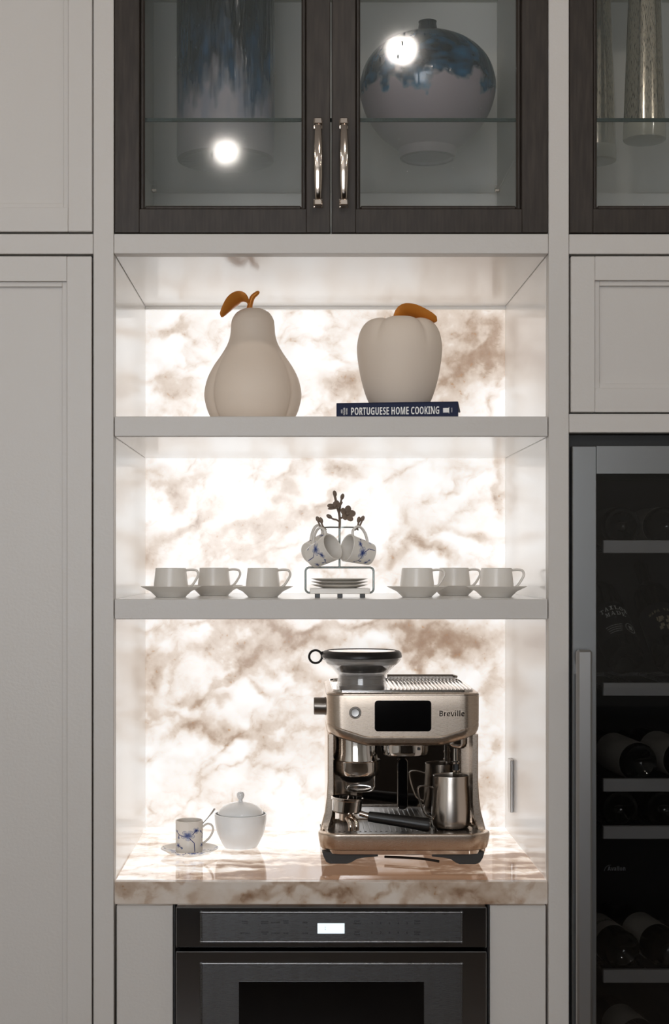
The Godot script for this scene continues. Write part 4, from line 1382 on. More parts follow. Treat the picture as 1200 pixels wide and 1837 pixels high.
func cup_stand() -> void:
	var sy := Y(1075.0)
	var z := -0.17
	var k := S(1.0, z)
	var cx := X(609.0, z)
	var yy := func(py): return Y(py, z) - sy
	var t := thing("mug_stand", "wire mug stand topped with brown orchid twigs, in the middle of the lower shelf", "mug stand", Vector3(cx, sy, z))
	var wire: Material = M.dark_wire
	var b := MB.new()
	var hw := 61.0 * k
	var y0: float = yy.call(1068.5) + 0.006
	var y1: float = yy.call(1018.0)
	var rr := 0.008
	var loop := []
	for c in [[hw - rr, y1 - rr, 0.0], [-hw + rr, y1 - rr, 90.0], [-hw + rr, y0 + rr, 180.0], [hw - rr, y0 + rr, 270.0]]:
		loop.append_array(arc(Vector3(c[0], c[1], 0), rr, c[2], c[2] + 90.0, 6))
	b.tube(loop, 0.0021, 10, true)
	part("wire_frame", b, wire, t)
	b = MB.new()
	b.tube([Vector3(0, y1, 0), Vector3(0, yy.call(946.0), 0)], 0.0021, 10)
	b.tube(curve([Vector3(-33 * k, yy.call(951.0), 0.014), Vector3(-26 * k, yy.call(946.5), 0.008), Vector3(0, yy.call(946.0), 0), Vector3(26 * k, yy.call(946.5), 0.008), Vector3(33 * k, yy.call(951.0), 0.014)], 5), 0.0015, 8)
	part("wire_post", b, wire, t)
	b = MB.new()
	b.box(Vector3(0, yy.call(1068.0) + 0.0095, 0), Vector3(106 * k, 0.011, 0.09), 0.001)
	part("base_block", b, M.porcelain, t, "pale block base")
	for s in [-1.0, 0.0, 1.0]:
		b = MB.new()
		b.box(Vector3(s * 40 * k, 0.0039, 0.03), Vector3(9 * k, 0.0078, 0.02), 0.0006)
		part("foot", b, M.black_plastic, t)
	# twig with buds and blossoms
	var pt := func(px, py, zz := 0.0): return Vector3((px - 608.5) * k, yy.call(py), zz)
	b = MB.new()
	b.tube(curve([pt.call(608.5, 948), pt.call(609, 935), pt.call(608, 922), pt.call(605, 912), pt.call(602, 903), pt.call(601.5, 896), pt.call(599, 886)], 4), 0.0026, 8)
	b.tube(curve([pt.call(608, 922), pt.call(609.5, 910), pt.call(610.5, 902), pt.call(613, 892)], 4), 0.0021, 8)
	b.tube(curve([pt.call(608.5, 936), pt.call(603, 932.5), pt.call(597, 931), pt.call(590, 927)], 4), 0.0019, 8)
	b.tube(curve([pt.call(608, 931), pt.call(614, 928), pt.call(619, 924, 0.006)], 4), 0.0021, 8)
	part("twig", b, M.twig, t)
	for q in [[600, 885.5, 0.0, 15.0], [613.5, 891, 0.0, -15.0], [590, 926.5, 0.0, 60.0], [569.5, 932, 0.018, 25.0], [575, 934, 0.022, 20.0], [642.5, 933, 0.02, -8.0], [649, 931, 0.018, -25.0]]:
		b = MB.new()
		b.ball(pt.call(q[0], q[1], q[2]), Vector3(3.7, 5.8, 3.7) * k, Basis(Vector3.BACK, deg_to_rad(q[3])), 14)
		part("bud", b, M.twig, t)
	for q in [[570, 936, 575, 946, 582, 951], [576, 938, 578, 944, 584, 951], [642, 937, 640, 945, 634, 950], [648, 935, 643, 945, 635, 951]]:
		b = MB.new()
		b.tube(curve([pt.call(q[0], q[1], 0.02), pt.call(q[2], q[3], 0.02), pt.call(q[4], q[5], 0.015)], 4), 0.0019, 8)
		part("hook_twig", b, M.twig, t)
	for q in [[600.5, 909.0, 0.008, -55.0, 15.0, 1.0], [622.0, 922.5, 0.010, 40.0, -12.0, 1.0]]:
		b = MB.new()
		var ctr: Vector3 = pt.call(q[0], q[1], q[2])
		var bs := Basis(Vector3.UP, deg_to_rad(q[3] * 0.6)) * Basis(Vector3.RIGHT, deg_to_rad(-55.0 if q[3] < 0 else -15.0)) * Basis(Vector3.BACK, deg_to_rad(q[4]))
		for j in 5:
			var a := TAU * j / 5.0 + 0.3
			var pb := bs * Basis(Vector3.BACK, a - PI / 2) * Basis(Vector3.RIGHT, 0.35)
			b.ball(ctr + bs * Vector3(cos(a), sin(a), 0.12) * 8.0 * k, Vector3(6.6, 8.0, 1.6) * k, pb, 12)
		b.ball(ctr + bs * Vector3(0, 0, 1.5) * k, Vector3(3.4, 3.4, 3.4) * k, bs, 10)
		part("blossom", b, M.twig, t, "", 60.0)
	# saucers stacked in the frame
	var im := ImageTexture.create_from_image(orchid_image(3))
	var om := mat("orchid_porcelain", Color(1, 1, 1), 0.2)
	om.albedo_texture = im
	var bt: float = yy.call(1068.0) + 0.015
	var names := ["lowest", "middle", "topmost"]
	for i in 3:
		b = MB.new()
		var r := 51.0 * k
		var pr := [Vector2(0, 0.001), Vector2(r * 0.58, 0.0), Vector2(r * 0.62, 0.0008), Vector2(r * 0.8, 0.0032), Vector2(r, 0.0068), Vector2(r * 0.99, 0.0074), Vector2(r * 0.78, 0.0045), Vector2(r * 0.5, 0.0032), Vector2(0, 0.003)]
		b.lathe(pr, 56)
		var sd := solo("saucer", b, M.porcelain, "flat white saucer, %s of the three stacked inside the mug stand" % names[i], "saucer", "saucers stacked in the mug stand")
		sd.position = Vector3(cx, sy + bt + i * 0.0062, z)
	# mugs hung by their handles
	var mugs := [[559.5, 1001.0, Vector3(0.72, 0.40, 0.57), 0.018, 150.0, "blue orchid mug hanging on the stand's left hook in front, mouth to the right", 4.4], [664.5, 995.0, Vector3(-0.86, 0.24, 0.44), 0.018, -150.0, "blue orchid mug hanging on the stand's right hook, mouth to the left", 1.3],
		[553.5, 992.0, Vector3(0.62, 0.25, -0.6), -0.035, 0.0, "white mug hanging behind the front left mug on the stand", 0.0]]
	for q in mugs:
		var base := P(q[0], q[1], z) + Vector3(0, 0, q[3])
		var ax: Vector3 = q[2].normalized()
		var up := (Vector3(0, 1, 0) - ax * ax.y).normalized()
		var side := ax.cross(up)     # basis: x = up (handle), y = axis, z = x cross y
		var m := thing("hanging_mug", q[5], "mug", base, "mugs on the mug stand")
		m.transform.basis = Basis(up, ax, up.cross(ax))
		b = MB.new()
		var hh := 0.058
		b.lathe(mug_profile(0.0225, 0.0285, hh, 0.0028), 56)
		outside_uv(b, hh, 0.0225)
		for i in b.t.size():
			b.t[i].x += q[6] / TAU
		part("body", b, om, m)
		b = MB.new()
		loop_handle(b, [Vector3(0.0265, hh * 0.86, 0), Vector3(0.037, hh * 0.9, 0), Vector3(0.047, hh * 0.78, 0), Vector3(0.047, hh * 0.6, 0), Vector3(0.038, hh * 0.4, 0), Vector3(0.0235, hh * 0.24, 0)], 0.0034)
		part("handle", b, M.porcelain, m)

func counter_things() -> void:
	var cy := Y(1582.0)
	var om: StandardMaterial3D = M.orchid_porcelain
	# cup, saucer and spoon
	var z := -0.28
	var k := S(1.0, z)
	var b := MB.new()
	var r := 51.5 * k
	b.lathe([Vector2(0, 0.001), Vector2(r * 0.56, 0.0), Vector2(r * 0.6, 0.0012), Vector2(r * 0.8, 0.0055), Vector2(r, 0.0125), Vector2(r * 0.992, 0.0135), Vector2(r * 0.8, 0.0075), Vector2(r * 0.6, 0.0042), Vector2(0, 0.0035)], 64)
	for i in b.t.size():
		b.t[i] = Vector2(b.v[i].x / r * 0.42 + 0.42, b.v[i].z / r * 0.9 + 0.55)
	var sa := solo("saucer", b, om, "blue flowered saucer on the onyx worktop under the espresso cup", "saucer")
	sa.position = Vector3(X(340.0, z), cy, z)
	var t := thing("espresso_cup", "small straight cup painted with blue orchids, standing on its saucer on the worktop", "cup", Vector3(X(339.5, z), cy + 0.004, z))
	b = MB.new()
	var hh := 57.5 * k
	var rc := 24.6 * k
	b.lathe(mug_profile(rc * 0.985, rc, hh, 0.0026), 56)
	outside_uv(b, hh, rc)
	for i in b.t.size():
		b.t[i].x += 0.18
	part("body", b, om, t)
	b = MB.new()
	loop_handle(b, [Vector3(rc - 0.001, hh * 0.78, 0), Vector3(rc + 0.009, hh * 0.88, 0), Vector3(rc + 0.018, hh * 0.84, 0), Vector3(rc + 0.0215, hh * 0.70, 0), Vector3(rc + 0.017, hh * 0.52, 0), Vector3(rc + 0.008, hh * 0.36, 0), Vector3(rc - 0.001, hh * 0.27, 0)], 0.003)
	part("handle", b, M.porcelain, t)
	b = MB.new()
	var p0 := Vector3(X(340.0, z), cy + 0.012, z + 0.004)
	var p1 := P(359.0, 1484.0, z) + Vector3(0, 0, 0.002)
	var p2 := P(372.0, 1468.0, z); var p3 := P(380.0, 1458.0, z); var p4 := P(385.5, 1450.0, z)
	var sp := curve([p0, p1, p2, p3, p4], 6)
	var rad := []
	for i in sp.size():
		var f := float(i) / (sp.size() - 1)
		rad.append(0.0034 if f < 0.1 else lerpf(0.0019, 0.0042, smoothstep(0.45, 0.9, f)) * (0.45 if f > 0.985 else 1.0))
	b.tube(sp, rad, 10, false, 0.5)
	solo("teaspoon", b, M.stainless, "steel teaspoon leaning in the blue flowered espresso cup", "spoon")
	# sugar bowl
	z = -0.36
	k = S(1.0, z)
	var sb := thing("sugar_bowl", "white porcelain sugar bowl with knobbed lid behind the blue flowered cup", "sugar bowl", Vector3(X(431.5, z), cy, z))
	b = MB.new()
	var hb := (Y(1459.0, z) - cy)
	var pr := []
	for p in curve2([Vector2(0, 0.02), Vector2(26, 0.0), Vector2(30, 0.03), Vector2(36, 0.2), Vector2(42.5, 0.45), Vector2(45.8, 0.72), Vector2(46.8, 0.93), Vector2(47.0, 0.985), Vector2(45.6, 1.0), Vector2(44.4, 0.97), Vector2(43.4, 0.7), Vector2(34, 0.2), Vector2(0, 0.1)], 4):
		pr.append(Vector2(maxf(p.x, 0.0) * k, p.y * hb))
	b.lathe(pr, 64)
	part("bowl", b, M.white_porcelain, sb)
	b = MB.new()
	pr = []
	for p in [Vector2(0, 4), Vector2(38, -3), Vector2(40.5, -1), Vector2(41, 0.5), Vector2(38, 7), Vector2(31, 13), Vector2(20, 18), Vector2(8, 20.5), Vector2(4.6, 21), Vector2(3.6, 23), Vector2(3.8, 25), Vector2(5.8, 28), Vector2(7.0, 32), Vector2(6.6, 35.5), Vector2(4.6, 38.2), Vector2(0, 39.2)]:
		pr.append(Vector2(p.x * k, hb + p.y * k))
	b.lathe(pr, 56)
	part("lid", b, M.white_porcelain, sb)

# ------------------------------------------------------------------ the espresso machine
func partw(called: String, b: MB, m: Material, t: Node3D, label := "", crease := 38.0) -> MeshInstance3D:
	# b is given in the room's axes
	var o := t.global_position
	for i in b.v.size():
		b.v[i] -= o
	return part(called, b, m, t, label, crease)

func sub(called: String, b: MB, m: Material, t: Node3D, label := "", crease := 38.0) -> MeshInstance3D:
	return partw(called, b, m, t, label, crease)

func round_poly(x0: float, y0: float, x1: float, y1: float, r: float, n := 6) -> PackedVector2Array:
	var out := PackedVector2Array()
	for c in [[x1 - r, y1 - r, 0.0], [x0 + r, y1 - r, 90.0], [x0 + r, y0 + r, 180.0], [x1 - r, y0 + r, 270.0]]:
		for k in n + 1:
			var a := deg_to_rad(c[2] + 90.0 * k / n)
			out.append(Vector2(c[0] + cos(a) * r, c[1] + sin(a) * r))
	return out

func poly_px(pts: Array, z: float) -> PackedVector2Array:
	var out := PackedVector2Array()
	for p in pts:
		out.append(Vector2(X(p[0], z), Y(p[1], z)))
	return out

func at_z(z: float) -> Transform3D:
	return Transform3D(Basis.IDENTITY, Vector3(0, 0, z))

func coffee_machine() -> void:
	var deck := Y(1582.0)
	var xc := 0.22
	var t := thing("espresso_machine", "champagne stainless espresso machine with bean hopper and touch screen on the onyx worktop", "coffee machine", Vector3(xc, deck, -0.34))
	var cham: Material = M.champagne
	var chrome: Material = M.chrome
	var smoke := mat("smoked_clear", Color(0.46, 0.45, 0.44, 0.2), 0.05)
	smoke.transparency = BaseMaterial3D.TRANSPARENCY_ALPHA
	mat("dark_steel", rgb(120, 114, 108), 0.3, 1.0)
	var zf := -0.155
	var taper := func(ring):   # the base narrows behind the drip tray
		for i in ring.size():
			ring[i].x = xc + (ring[i].x - xc) * lerpf(1.0, 0.885, smoothstep(0.195, 0.275, -ring[i].z))
		return ring
	var deep := func(ring):   # more points down the sides
		var out := []
		for i in ring.size():
			var a: Vector3 = ring[i]
			var c: Vector3 = ring[(i + 1) % ring.size()]
			var n := 24 if absf(a.z - c.z) > 0.05 else 1
			for k in n:
				out.append(a.lerp(c, float(k) / n))
		return out
	# base with drip tray
	var b := MB.new()
	var rings := []
	for q in [[0.9440, 0.1705, -0.161], [0.9455, 0.1725, -0.159], [0.958, 0.1755, -0.156], [0.972, 0.177, -0.155], [0.9765, 0.1762, -0.1555], [0.9783, 0.174, -0.158], [0.9778, 0.169, -0.164], [0.9735, 0.1665, -0.167]]:
		rings.append(taper.call(deep.call(rrect(q[1], q[2], -0.52, 0.045, 0.03, q[0], xc, 10))))
	b.loft(rings)
	var base := sub("base", b, cham, t)
	b = MB.new()
	rings = []
	for q in [[0.934, 0.1665, -0.166], [0.936, 0.169, -0.1625], [0.9438, 0.1705, -0.161], [0.944, 0.165, -0.166]]:
		rings.append(taper.call(deep.call(rrect(q[1], q[2], -0.515, 0.045, 0.03, q[0], xc, 10))))
	b.loft(rings)
	sub("chrome_band", b, chrome, base, "mirror chrome band under the drip tray")
	b = MB.new()
	rings = []
	for q in [[0.9736, 0.163, -0.171], [0.9752, 0.162, -0.172], [0.9756, 0.160, -0.174]]:
		rings.append(taper.call(deep.call(rrect(q[1], q[2], -0.342, 0.04, 0.01, q[0], xc, 10))))
	b.loft(rings)
	for i in 26:
		b.span(Vector3(xc - 0.135 + i * 0.0108, 0.9757, -0.335), Vector3(xc - 0.1305 + i * 0.0108, 0.9764, -0.20), 0.0003)
	sub("drip_grid", b, M.dark_steel, base, "dark slotted drip grid")
	for q in [[[578, 1529], [581, 1538], [585, 1546], [592, 1549.5], [622, 1549.5], [630, 1547], [640, 1541], [655, 1538], [678, 1536.5], [678, 1530]], [[869, 1529], [866, 1539], [861, 1547], [853, 1551], [824, 1551], [817, 1547], [808, 1541], [795, 1538.5], [775, 1536.5], [775, 1530]]]:
		b = MB.new()
		b.prism(poly_px(q, -0.17), 0.33, at_z(-0.17))
		for i in b.v.size():
			b.v[i].y = maxf(b.v[i].y, deck)
		sub("foot", b, M.rubber, t, "dark rubber foot")
	b = MB.new()
	b.tube(curve([P(690, 1537, -0.20), P(735, 1539, -0.185), P(765, 1541.5, -0.172), P(788, 1545.5, -0.165)], 5), 0.0034, 10, false, 0.8)
	sub("release_lever", b, M.black_plastic, t)
	# side columns flaring into the base
	for s in [-1.0, 1.0]:
		b = MB.new()
		var zc := -0.235
		var sec := func(dz, inset, fl):
			var outer := [[587.0 + inset, 1316], [587.0 + inset, 1400], [585.2 + inset, 1430], [582 + inset, 1455], [577 + inset, 1474], [572.5 + inset, 1492]]
			var inner := [[583.0 + inset, 1495], [589.0, 1480], [595.0, 1460], [597.5, 1438], [597.5, 1400], [597.5, 1316]]
			var ring := []
			for p in outer + inner:
				var x := X(lerpf(587.0, p[0], fl) if p[0] < 587.0 else p[0], zc) - xc
				ring.append(Vector3(xc - s * x, Y(p[1], zc), dz))
			return ring
		b.loft([sec.call(-0.222, 2.5, 1.0), sec.call(-0.2245, 0.6, 1.0), sec.call(-0.23, 0.0, 1.0), sec.call(-0.245, 0.0, 0.8), sec.call(-0.26, 0.0, 0.35), sec.call(-0.275, 0.0, 0.0), sec.call(-0.52, 0.0, 0.0)], false)
		var front: Array = sec.call(-0.222, 2.5, 1.0)
		for i in 5:
			b.facen([front[i], front[i + 1], front[10 - i], front[11 - i]], Vector3.BACK)
		sub("side_column", b, cham, t, "", 30.0)
	# rear body
	b = MB.new()
	b.span(Vector3(xc - 0.147, 0.972, -0.535), Vector3(xc + 0.147, 1.235, -0.352), 0.004)
	var body := sub("rear_body", b, cham, t)
	b = MB.new()
	b.prism(round_poly(X(640, -0.35), Y(1466, -0.35), X(824, -0.35), Y(1326, -0.35), 0.01), 0.01, at_z(-0.3435))
	sub("splash_panel", b, M.dark_mirror, body, "mirror dark steel splash panel")
	b = MB.new()
	var slot := round_poly(X(713.5, -0.335), Y(1452.5, -0.335), X(730.5, -0.335), Y(1360.0, -0.335), 0.0095, 8)
	var lp := []
	for p in slot:
		lp.append(Vector3(p.x, p.y, -0.3325))
	b.tube(lp, 0.0011, 8, true)
	sub("slot_trim", b, chrome, body)
	b = MB.new()
	b.prism(slot, 0.008, at_z(-0.3315))
	sub("slot_window", b, M.black_gloss, body)
	b = MB.new()
	b.span(Vector3(X(824, -0.29), 0.975, -0.352), Vector3(X(850, -0.29), 1.23, -0.29), 0.004)
	sub("inner_cheek", b, cham, body)
	b = MB.new()
	b.span(Vector3(X(597, -0.29), 0.975, -0.352), Vector3(X(630, -0.29), 1.23, -0.322), 0.006)
	sub("inner_cheek", b, M.nickel, body)
	# head
	b = MB.new()
	rings = []
	var zh := -0.2
	var kk := S(1.0, zh)
	var lift := func(amount: float): return func(p: Vector3) -> float:
		var d := absf(p.x - xc) / kk
		var e := clampf((d - 68.0) / 68.0, 0.0, 1.0)
		var fr := clampf((p.z + 0.33) / 0.1, 0.0, 1.0)
		return amount * kk * (e * fr + (1.0 - fr))
	var yl := func(p): return Y(p, zh)
	for q in [[yl.call(1334), 0.120, -0.245, 17.0], [yl.call(1337.5), 0.140, -0.225, 19.0], [yl.call(1339), 0.150, -0.212, 20.0], [yl.call(1337), 0.1545, -0.2045, 20.5], [yl.call(1333), 0.1572, -0.2005, 21.5], [yl.call(1327), 0.1585, -0.1985, 22.0], [yl.call(1323), 0.1587, -0.1985, 22.0], [yl.call(1321), 0.1585, -0.2, 22.0], [yl.call(1300), 0.1588, -0.2, 6.0], [yl.call(1270), 0.159, -0.2, 0.0], [yl.call(1247.5), 0.159, -0.2, 0.0], [yl.call(1244.5), 0.1575, -0.2015, 0.0], [yl.call(1243), 0.154, -0.206, 0.0], [yl.call(1243), 0.148, -0.213, 0.0]]:
		rings.append(rrect(q[1], q[2], -0.545, 0.034, 0.03, q[0], xc, 10, lift.call(q[3])))
	b.loft(rings)
	var head := sub("head", b, cham, t, "", 24.0)
	b = MB.new()
	var seam := rrect(0.1588, -0.1999, -0.545, 0.034, 0.03, yl.call(1247.5), xc, 10)
	b.tube(seam, 0.0005, 6, true)
	sub("seam_line", b, M.black_plastic, head)
	b = MB.new()
	b.prism(round_poly(X(672, zh), Y(1312, zh), X(773.5, zh), Y(1256.5, zh), S(6, zh)), 0.003, at_z(zh + 0.0012))
	sub("touch_screen", b, M.black_gloss, head, "dark touch screen")
	b = MB.new()
	var fwd := Transform3D(Basis(Vector3.RIGHT, PI / 2), P(637, 1278.5, zh))
	b.lathe([Vector2(0.0085, -0.001), Vector2(0.0125, -0.001), Vector2(0.0125, 0.002), Vector2(0.0115, 0.003), Vector2(0.0095, 0.003), Vector2(0.009, 0.0015), Vector2(0.0085, -0.001)], 36, fwd)
	var bez := sub("button_ring", b, M.dark_steel, head)
	b = MB.new()
	b.lathe([Vector2(0.0086, 0.0005), Vector2(0.0086, 0.0028), Vector2(0.0078, 0.0036), Vector2(0, 0.0032), Vector2(0, 0.0005)], 36, fwd)
	sub("power_button", b, M.stainless, head, "round chrome power button")
	b = MB.new()
	var lc := P(810.5, 1279.5, zh)
	b.text("Breville", sans, S(10.5, zh), S(45.0, zh), func(x, y, zz): return Vector3(lc.x + x, lc.y + y, zh + 0.0003 + zz), 0.0012)
	sub("maker_name", b, chrome, head, "raised chrome maker's name", 20.0)
	# grind dial on the left flank
	b = MB.new()
	var zd := -0.29
	var dm := Transform3D(Basis(Vector3.BACK, PI / 2), Vector3(X(588, zd), Y(1266.5, zd), zd))
	b.lathe([Vector2(0, -0.004), Vector2(0.0195, -0.004), Vector2(0.0195, 0.006), Vector2(0.0186, 0.0075), Vector2(0.0186, 0.028), Vector2(0.0175, 0.0298), Vector2(0, 0.0298)], 48, dm)
	sub("grind_dial", b, M.dark_steel, t, "dark steel grind dial")
	# cup warmer on top
	var ty: float = yl.call(1243)
	b = MB.new()
	rings = []
	for q in [[ty - 0.004, 0.147, -0.216], [ty + 0.004, 0.147, -0.216], [ty + 0.0048, 0.1462, -0.217], [ty + 0.004, 0.1452, -0.2178], [ty + 0.0008, 0.145, -0.218]]:
		rings.append(rrect(q[1], q[2], -0.535, 0.025, 0.025, q[0], xc, 8))
	b.loft(rings)
	var rack := sub("cup_warmer", b, chrome, t, "steel cup warming tray")
	b = MB.new()
	for i in 22:
		var x := lerpf(X(702, -0.25), X(846, -0.25), i / 21.0)
		b.tube([Vector3(x, ty + 0.0012, -0.245), Vector3(x, ty + 0.0034, -0.25), Vector3(x, ty + 0.0034, -0.51), Vector3(x, ty + 0.0012, -0.515)], 0.0024, 8)
	sub("warming_ribs", b, chrome, rack)
	b = MB.new()
	b.tube([Vector3(X(695, -0.52), ty + 0.011, -0.532), Vector3(xc + 0.135, ty + 0.011, -0.532), Vector3(xc + 0.143, ty + 0.009, -0.52)], 0.003, 8)
	b.span(Vector3(X(695, -0.52), ty, -0.536), Vector3(xc + 0.14, ty + 0.011, -0.53), 0.001)
	sub("rear_rail", b, M.dark_steel, rack)
	# hopper
	var hz := -0.3
	var hc := Vector3(X(649.0, hz), 0, hz)
	var tr := Transform3D(Basis.IDENTITY, hc)
	b = MB.new()
	b.lathe([Vector2(0.049, ty + 0.0005), Vector2(0.054, ty + 0.0005), Vector2(0.0545, ty + 0.009), Vector2(0.0525, ty + 0.0115), Vector2(0.049, ty + 0.0115), Vector2(0.049, ty + 0.0005)], 56, tr)
	sub("hopper_collar", b, smoke, t)
	b = MB.new()
	b.lathe([Vector2(0, ty + 0.001), Vector2(0.0475, ty + 0.001), Vector2(0.0475, ty + 0.012), Vector2(0.046, ty + 0.013), Vector2(0.046, ty + 0.022), Vector2(0.0475, ty + 0.023), Vector2(0.0475, ty + 0.030), Vector2(0, ty + 0.030)], 48, tr)
	sub("hopper_throat", b, mat("smoke_grey", rgb(176, 170, 164), 0.25), t)
	b = MB.new()
	b.lathe(curve2([Vector2(0.0525, ty + 0.012), Vector2(0.0512, ty + 0.026), Vector2(0.054, ty + 0.033), Vector2(0.066, ty + 0.046), Vector2(0.079, ty + 0.057), Vector2(0.0845, ty + 0.066), Vector2(0.0842, ty + 0.070)], 4) + curve2([Vector2(0.0818, ty + 0.070), Vector2(0.0818, ty + 0.066), Vector2(0.077, ty + 0.059), Vector2(0.064, ty + 0.048), Vector2(0.052, ty + 0.035), Vector2(0.049, ty + 0.028), Vector2(0.0500, ty + 0.012)], 4) + [Vector2(0.0525, ty + 0.012)], 64, tr)
	var hop := sub("bean_hopper", b, smoke, t, "clear smoked bean hopper")
	b = MB.new()
	b.lathe([Vector2(0, ty + 0.036), Vector2(0.044, ty + 0.036), Vector2(0.050, ty + 0.038), Vector2(0.054, ty + 0.042), Vector2(0.044, ty + 0.049), Vector2(0.02, ty + 0.051), Vector2(0, ty + 0.051)], 48, tr)
	sub("burr_cover", b, M.black_plastic, hop)
	b = MB.new()
	b.lathe([Vector2(0.0735, ty + 0.053), Vector2(0.0775, ty + 0.060), Vector2(0.0775, ty + 0.068), Vector2(0.075, ty + 0.068), Vector2(0.0735, ty + 0.053)], 240, tr, func(a, r, y, f): return Vector2(r - 0.0016 * absf(sin(a * 60.0)), y))
	sub("ribbed_collar", b, M.ribbed_clear, hop, "", 20.0)
	b = MB.new()
	b.lathe([Vector2(0.074, ty + 0.0675), Vector2(0.0848, ty + 0.0675), Vector2(0.0855, ty + 0.070), Vector2(0.0842, ty + 0.077), Vector2(0.080, ty + 0.0812), Vector2(0.076, ty + 0.0822), Vector2(0.0745, ty + 0.081), Vector2(0.074, ty + 0.0675)], 64, tr)
	var lid := sub("hopper_lid", b, M.black_plastic, t, "black hopper lid with ring pull")
	b = MB.new()
	b.lathe([Vector2(0, ty + 0.078), Vector2(0.0745, ty + 0.078), Vector2(0.0745, ty + 0.0800), Vector2(0.07, ty + 0.0812), Vector2(0, ty + 0.0818)], 56, tr)
	sub("lid_disc", b, chrome, lid)
	b = MB.new()
	b.tube(arc(P(566.0, 1178.0, hz), S(11.5, hz), 0, 345, 24), S(2.1, hz), 8, true)
	b.tube([P(575, 1171, hz), P(583, 1170.5, hz), P(592, 1171, hz)], [S(2.2, hz), S(2.6, hz), S(3.4, hz)], 8)
	sub("ring_pull", b, M.black_plastic, lid)
	# grinder outlet with its tamping collar
	var gz := -0.27
	var k2 := S(1.0, gz)
	var ga := Transform3D(Basis.IDENTITY, Vector3(X(639.5, gz), 0, gz))
	var gy := func(p): return Y(p, gz)
	b = MB.new()
	b.lathe([Vector2(0, gy.call(1318)), Vector2(36.5 * k2, gy.call(1318)), Vector2(37.0 * k2, gy.call(1348)), Vector2(40.0 * k2, gy.call(1362)), Vector2(0, gy.call(1362))], 64, ga)
	var out := sub("grind_outlet", b, chrome, t)
	b = MB.new()
	b.lathe([Vector2(0, gy.call(1361.5)), Vector2(42.2 * k2, gy.call(1361.5)), Vector2(43.2 * k2, gy.call(1362.6)), Vector2(42.6 * k2, gy.call(1364.5)), Vector2(42.0 * k2, gy.call(1378)), Vector2(40.5 * k2, gy.call(1386.5)), Vector2(39.0 * k2, gy.call(1388.5)), Vector2(0, gy.call(1389))], 64, ga)
	sub("tamping_collar", b, chrome, out)
	b = MB.new()
	b.lathe([Vector2(0, gy.call(1388.8)), Vector2(38.0 * k2, gy.call(1388.8)), Vector2(32.0 * k2, gy.call(1391.0)), Vector2(26.0 * k2, gy.call(1398)), Vector2(22.0 * k2, gy.call(1401.0)), Vector2(0, gy.call(1401.5))], 48, ga)
	sub("funnel", b, M.black_plastic, out)
	b = MB.new()
	var cz := -0.305
	b.prism(round_poly(X(617, cz), Y(1421.5, cz), X(673, cz), Y(1380, cz), S(11, cz)), 0.045, at_z(cz))
	sub("cradle", b, M.nickel, out)
	b = MB.new()
	var cr := []
	for p in round_poly(X(619, cz), Y(1419.5, cz), X(671, cz), Y(1382, cz), S(10, cz)):
		cr.append(Vector3(p.x, p.y, cz + 0.001))
	b.tube(cr, 0.0022, 8, true)
	b.tube(arc(Vector3(X(645, cz), Y(1413, cz), cz + 0.004), S(21, cz), 0, 352, 30, Vector3.RIGHT, Vector3(0, 0.22, -0.1)), 0.0016, 8, true)
	sub("cradle_rim", b, chrome, out)
	# group head
	var ha := Transform3D(Basis.IDENTITY, Vector3(X(726, -0.265), 0, -0.265))
	var hy := func(p): return Y(p, -0.265)
	b = MB.new()
	b.lathe([Vector2(0, hy.call(1316)), Vector2(0.049, hy.call(1316)), Vector2(0.0495, hy.call(1345)), Vector2(0.0475, hy.call(1351.5)), Vector2(0.044, hy.call(1353.5)), Vector2(0.038, hy.call(1353)), Vector2(0.037, hy.call(1346)), Vector2(0, hy.call(1346))], 64, ha)
	var grp := sub("group_head", b, chrome, t)
	b = MB.new()
	b.box(Vector3(X(752, -0.215), Y(1344, -0.215), -0.2215), Vector3(0.006, 0.006, 0.002), 0.0008)
	sub("group_mark", b, M.black_plastic, grp)
	# steam wand
	var sz := -0.252
	b = MB.new()
	b.lathe([Vector2(0, Y(1316, sz)), Vector2(S(18, sz), Y(1316, sz)), Vector2(S(18, sz), Y(1333, sz)), Vector2(S(16, sz), Y(1339, sz)), Vector2(S(12, sz), Y(1342, sz)), Vector2(0, Y(1342.5, sz))], 40, Transform3D(Basis.from_scale(Vector3(1, 1, 0.7)), Vector3(X(820, sz), 0, sz)))
	var wand := sub("steam_bracket", b, chrome, t)
	b = MB.new()
	b.tube([P(817, 1336, sz), P(817, 1350, sz), P(817.5, 1402, sz), P(817.5, 1440, sz)], [S(4.6, sz), S(5.0, sz), S(5.6, sz), S(5.0, sz)], 16)
	sub("steam_wand", b, chrome, wand)
	b = MB.new()
	b.box(P(817.5, 1375, sz) + Vector3(0, 0, 0.004), Vector3(S(9.5, sz), S(21, sz), 0.012), 0.002)
	sub("wand_grip", b, M.black_plastic, wand)
	for py in [1368.0, 1382.5]:
		b = MB.new()
		b.lathe([Vector2(0.0, -0.0018), Vector2(0.0082, -0.0018), Vector2(0.0082, 0.0018), Vector2(0, 0.0018)], 20, Transform3D(Basis.IDENTITY, P(817.5, py, sz) + Vector3(0, 0, 0.003)))
		sub("grip_ring", b, M.nickel, wand)
	# portafilter lying on the tray
	var floor_y := 0.9772
	var pz := -0.195
	var pk := S(1.0, pz)
	var pf := thing("portafilter", "chrome portafilter with black handle lying on the machine's drip tray", "portafilter", Vector3(X(621.5, pz), floor_y, pz))
	var tilt := Transform3D(Basis(Vector3.BACK, deg_to_rad(-3.5)), Vector3(X(621.5, pz), Y(1457.0, pz), pz))
	b = MB.new()
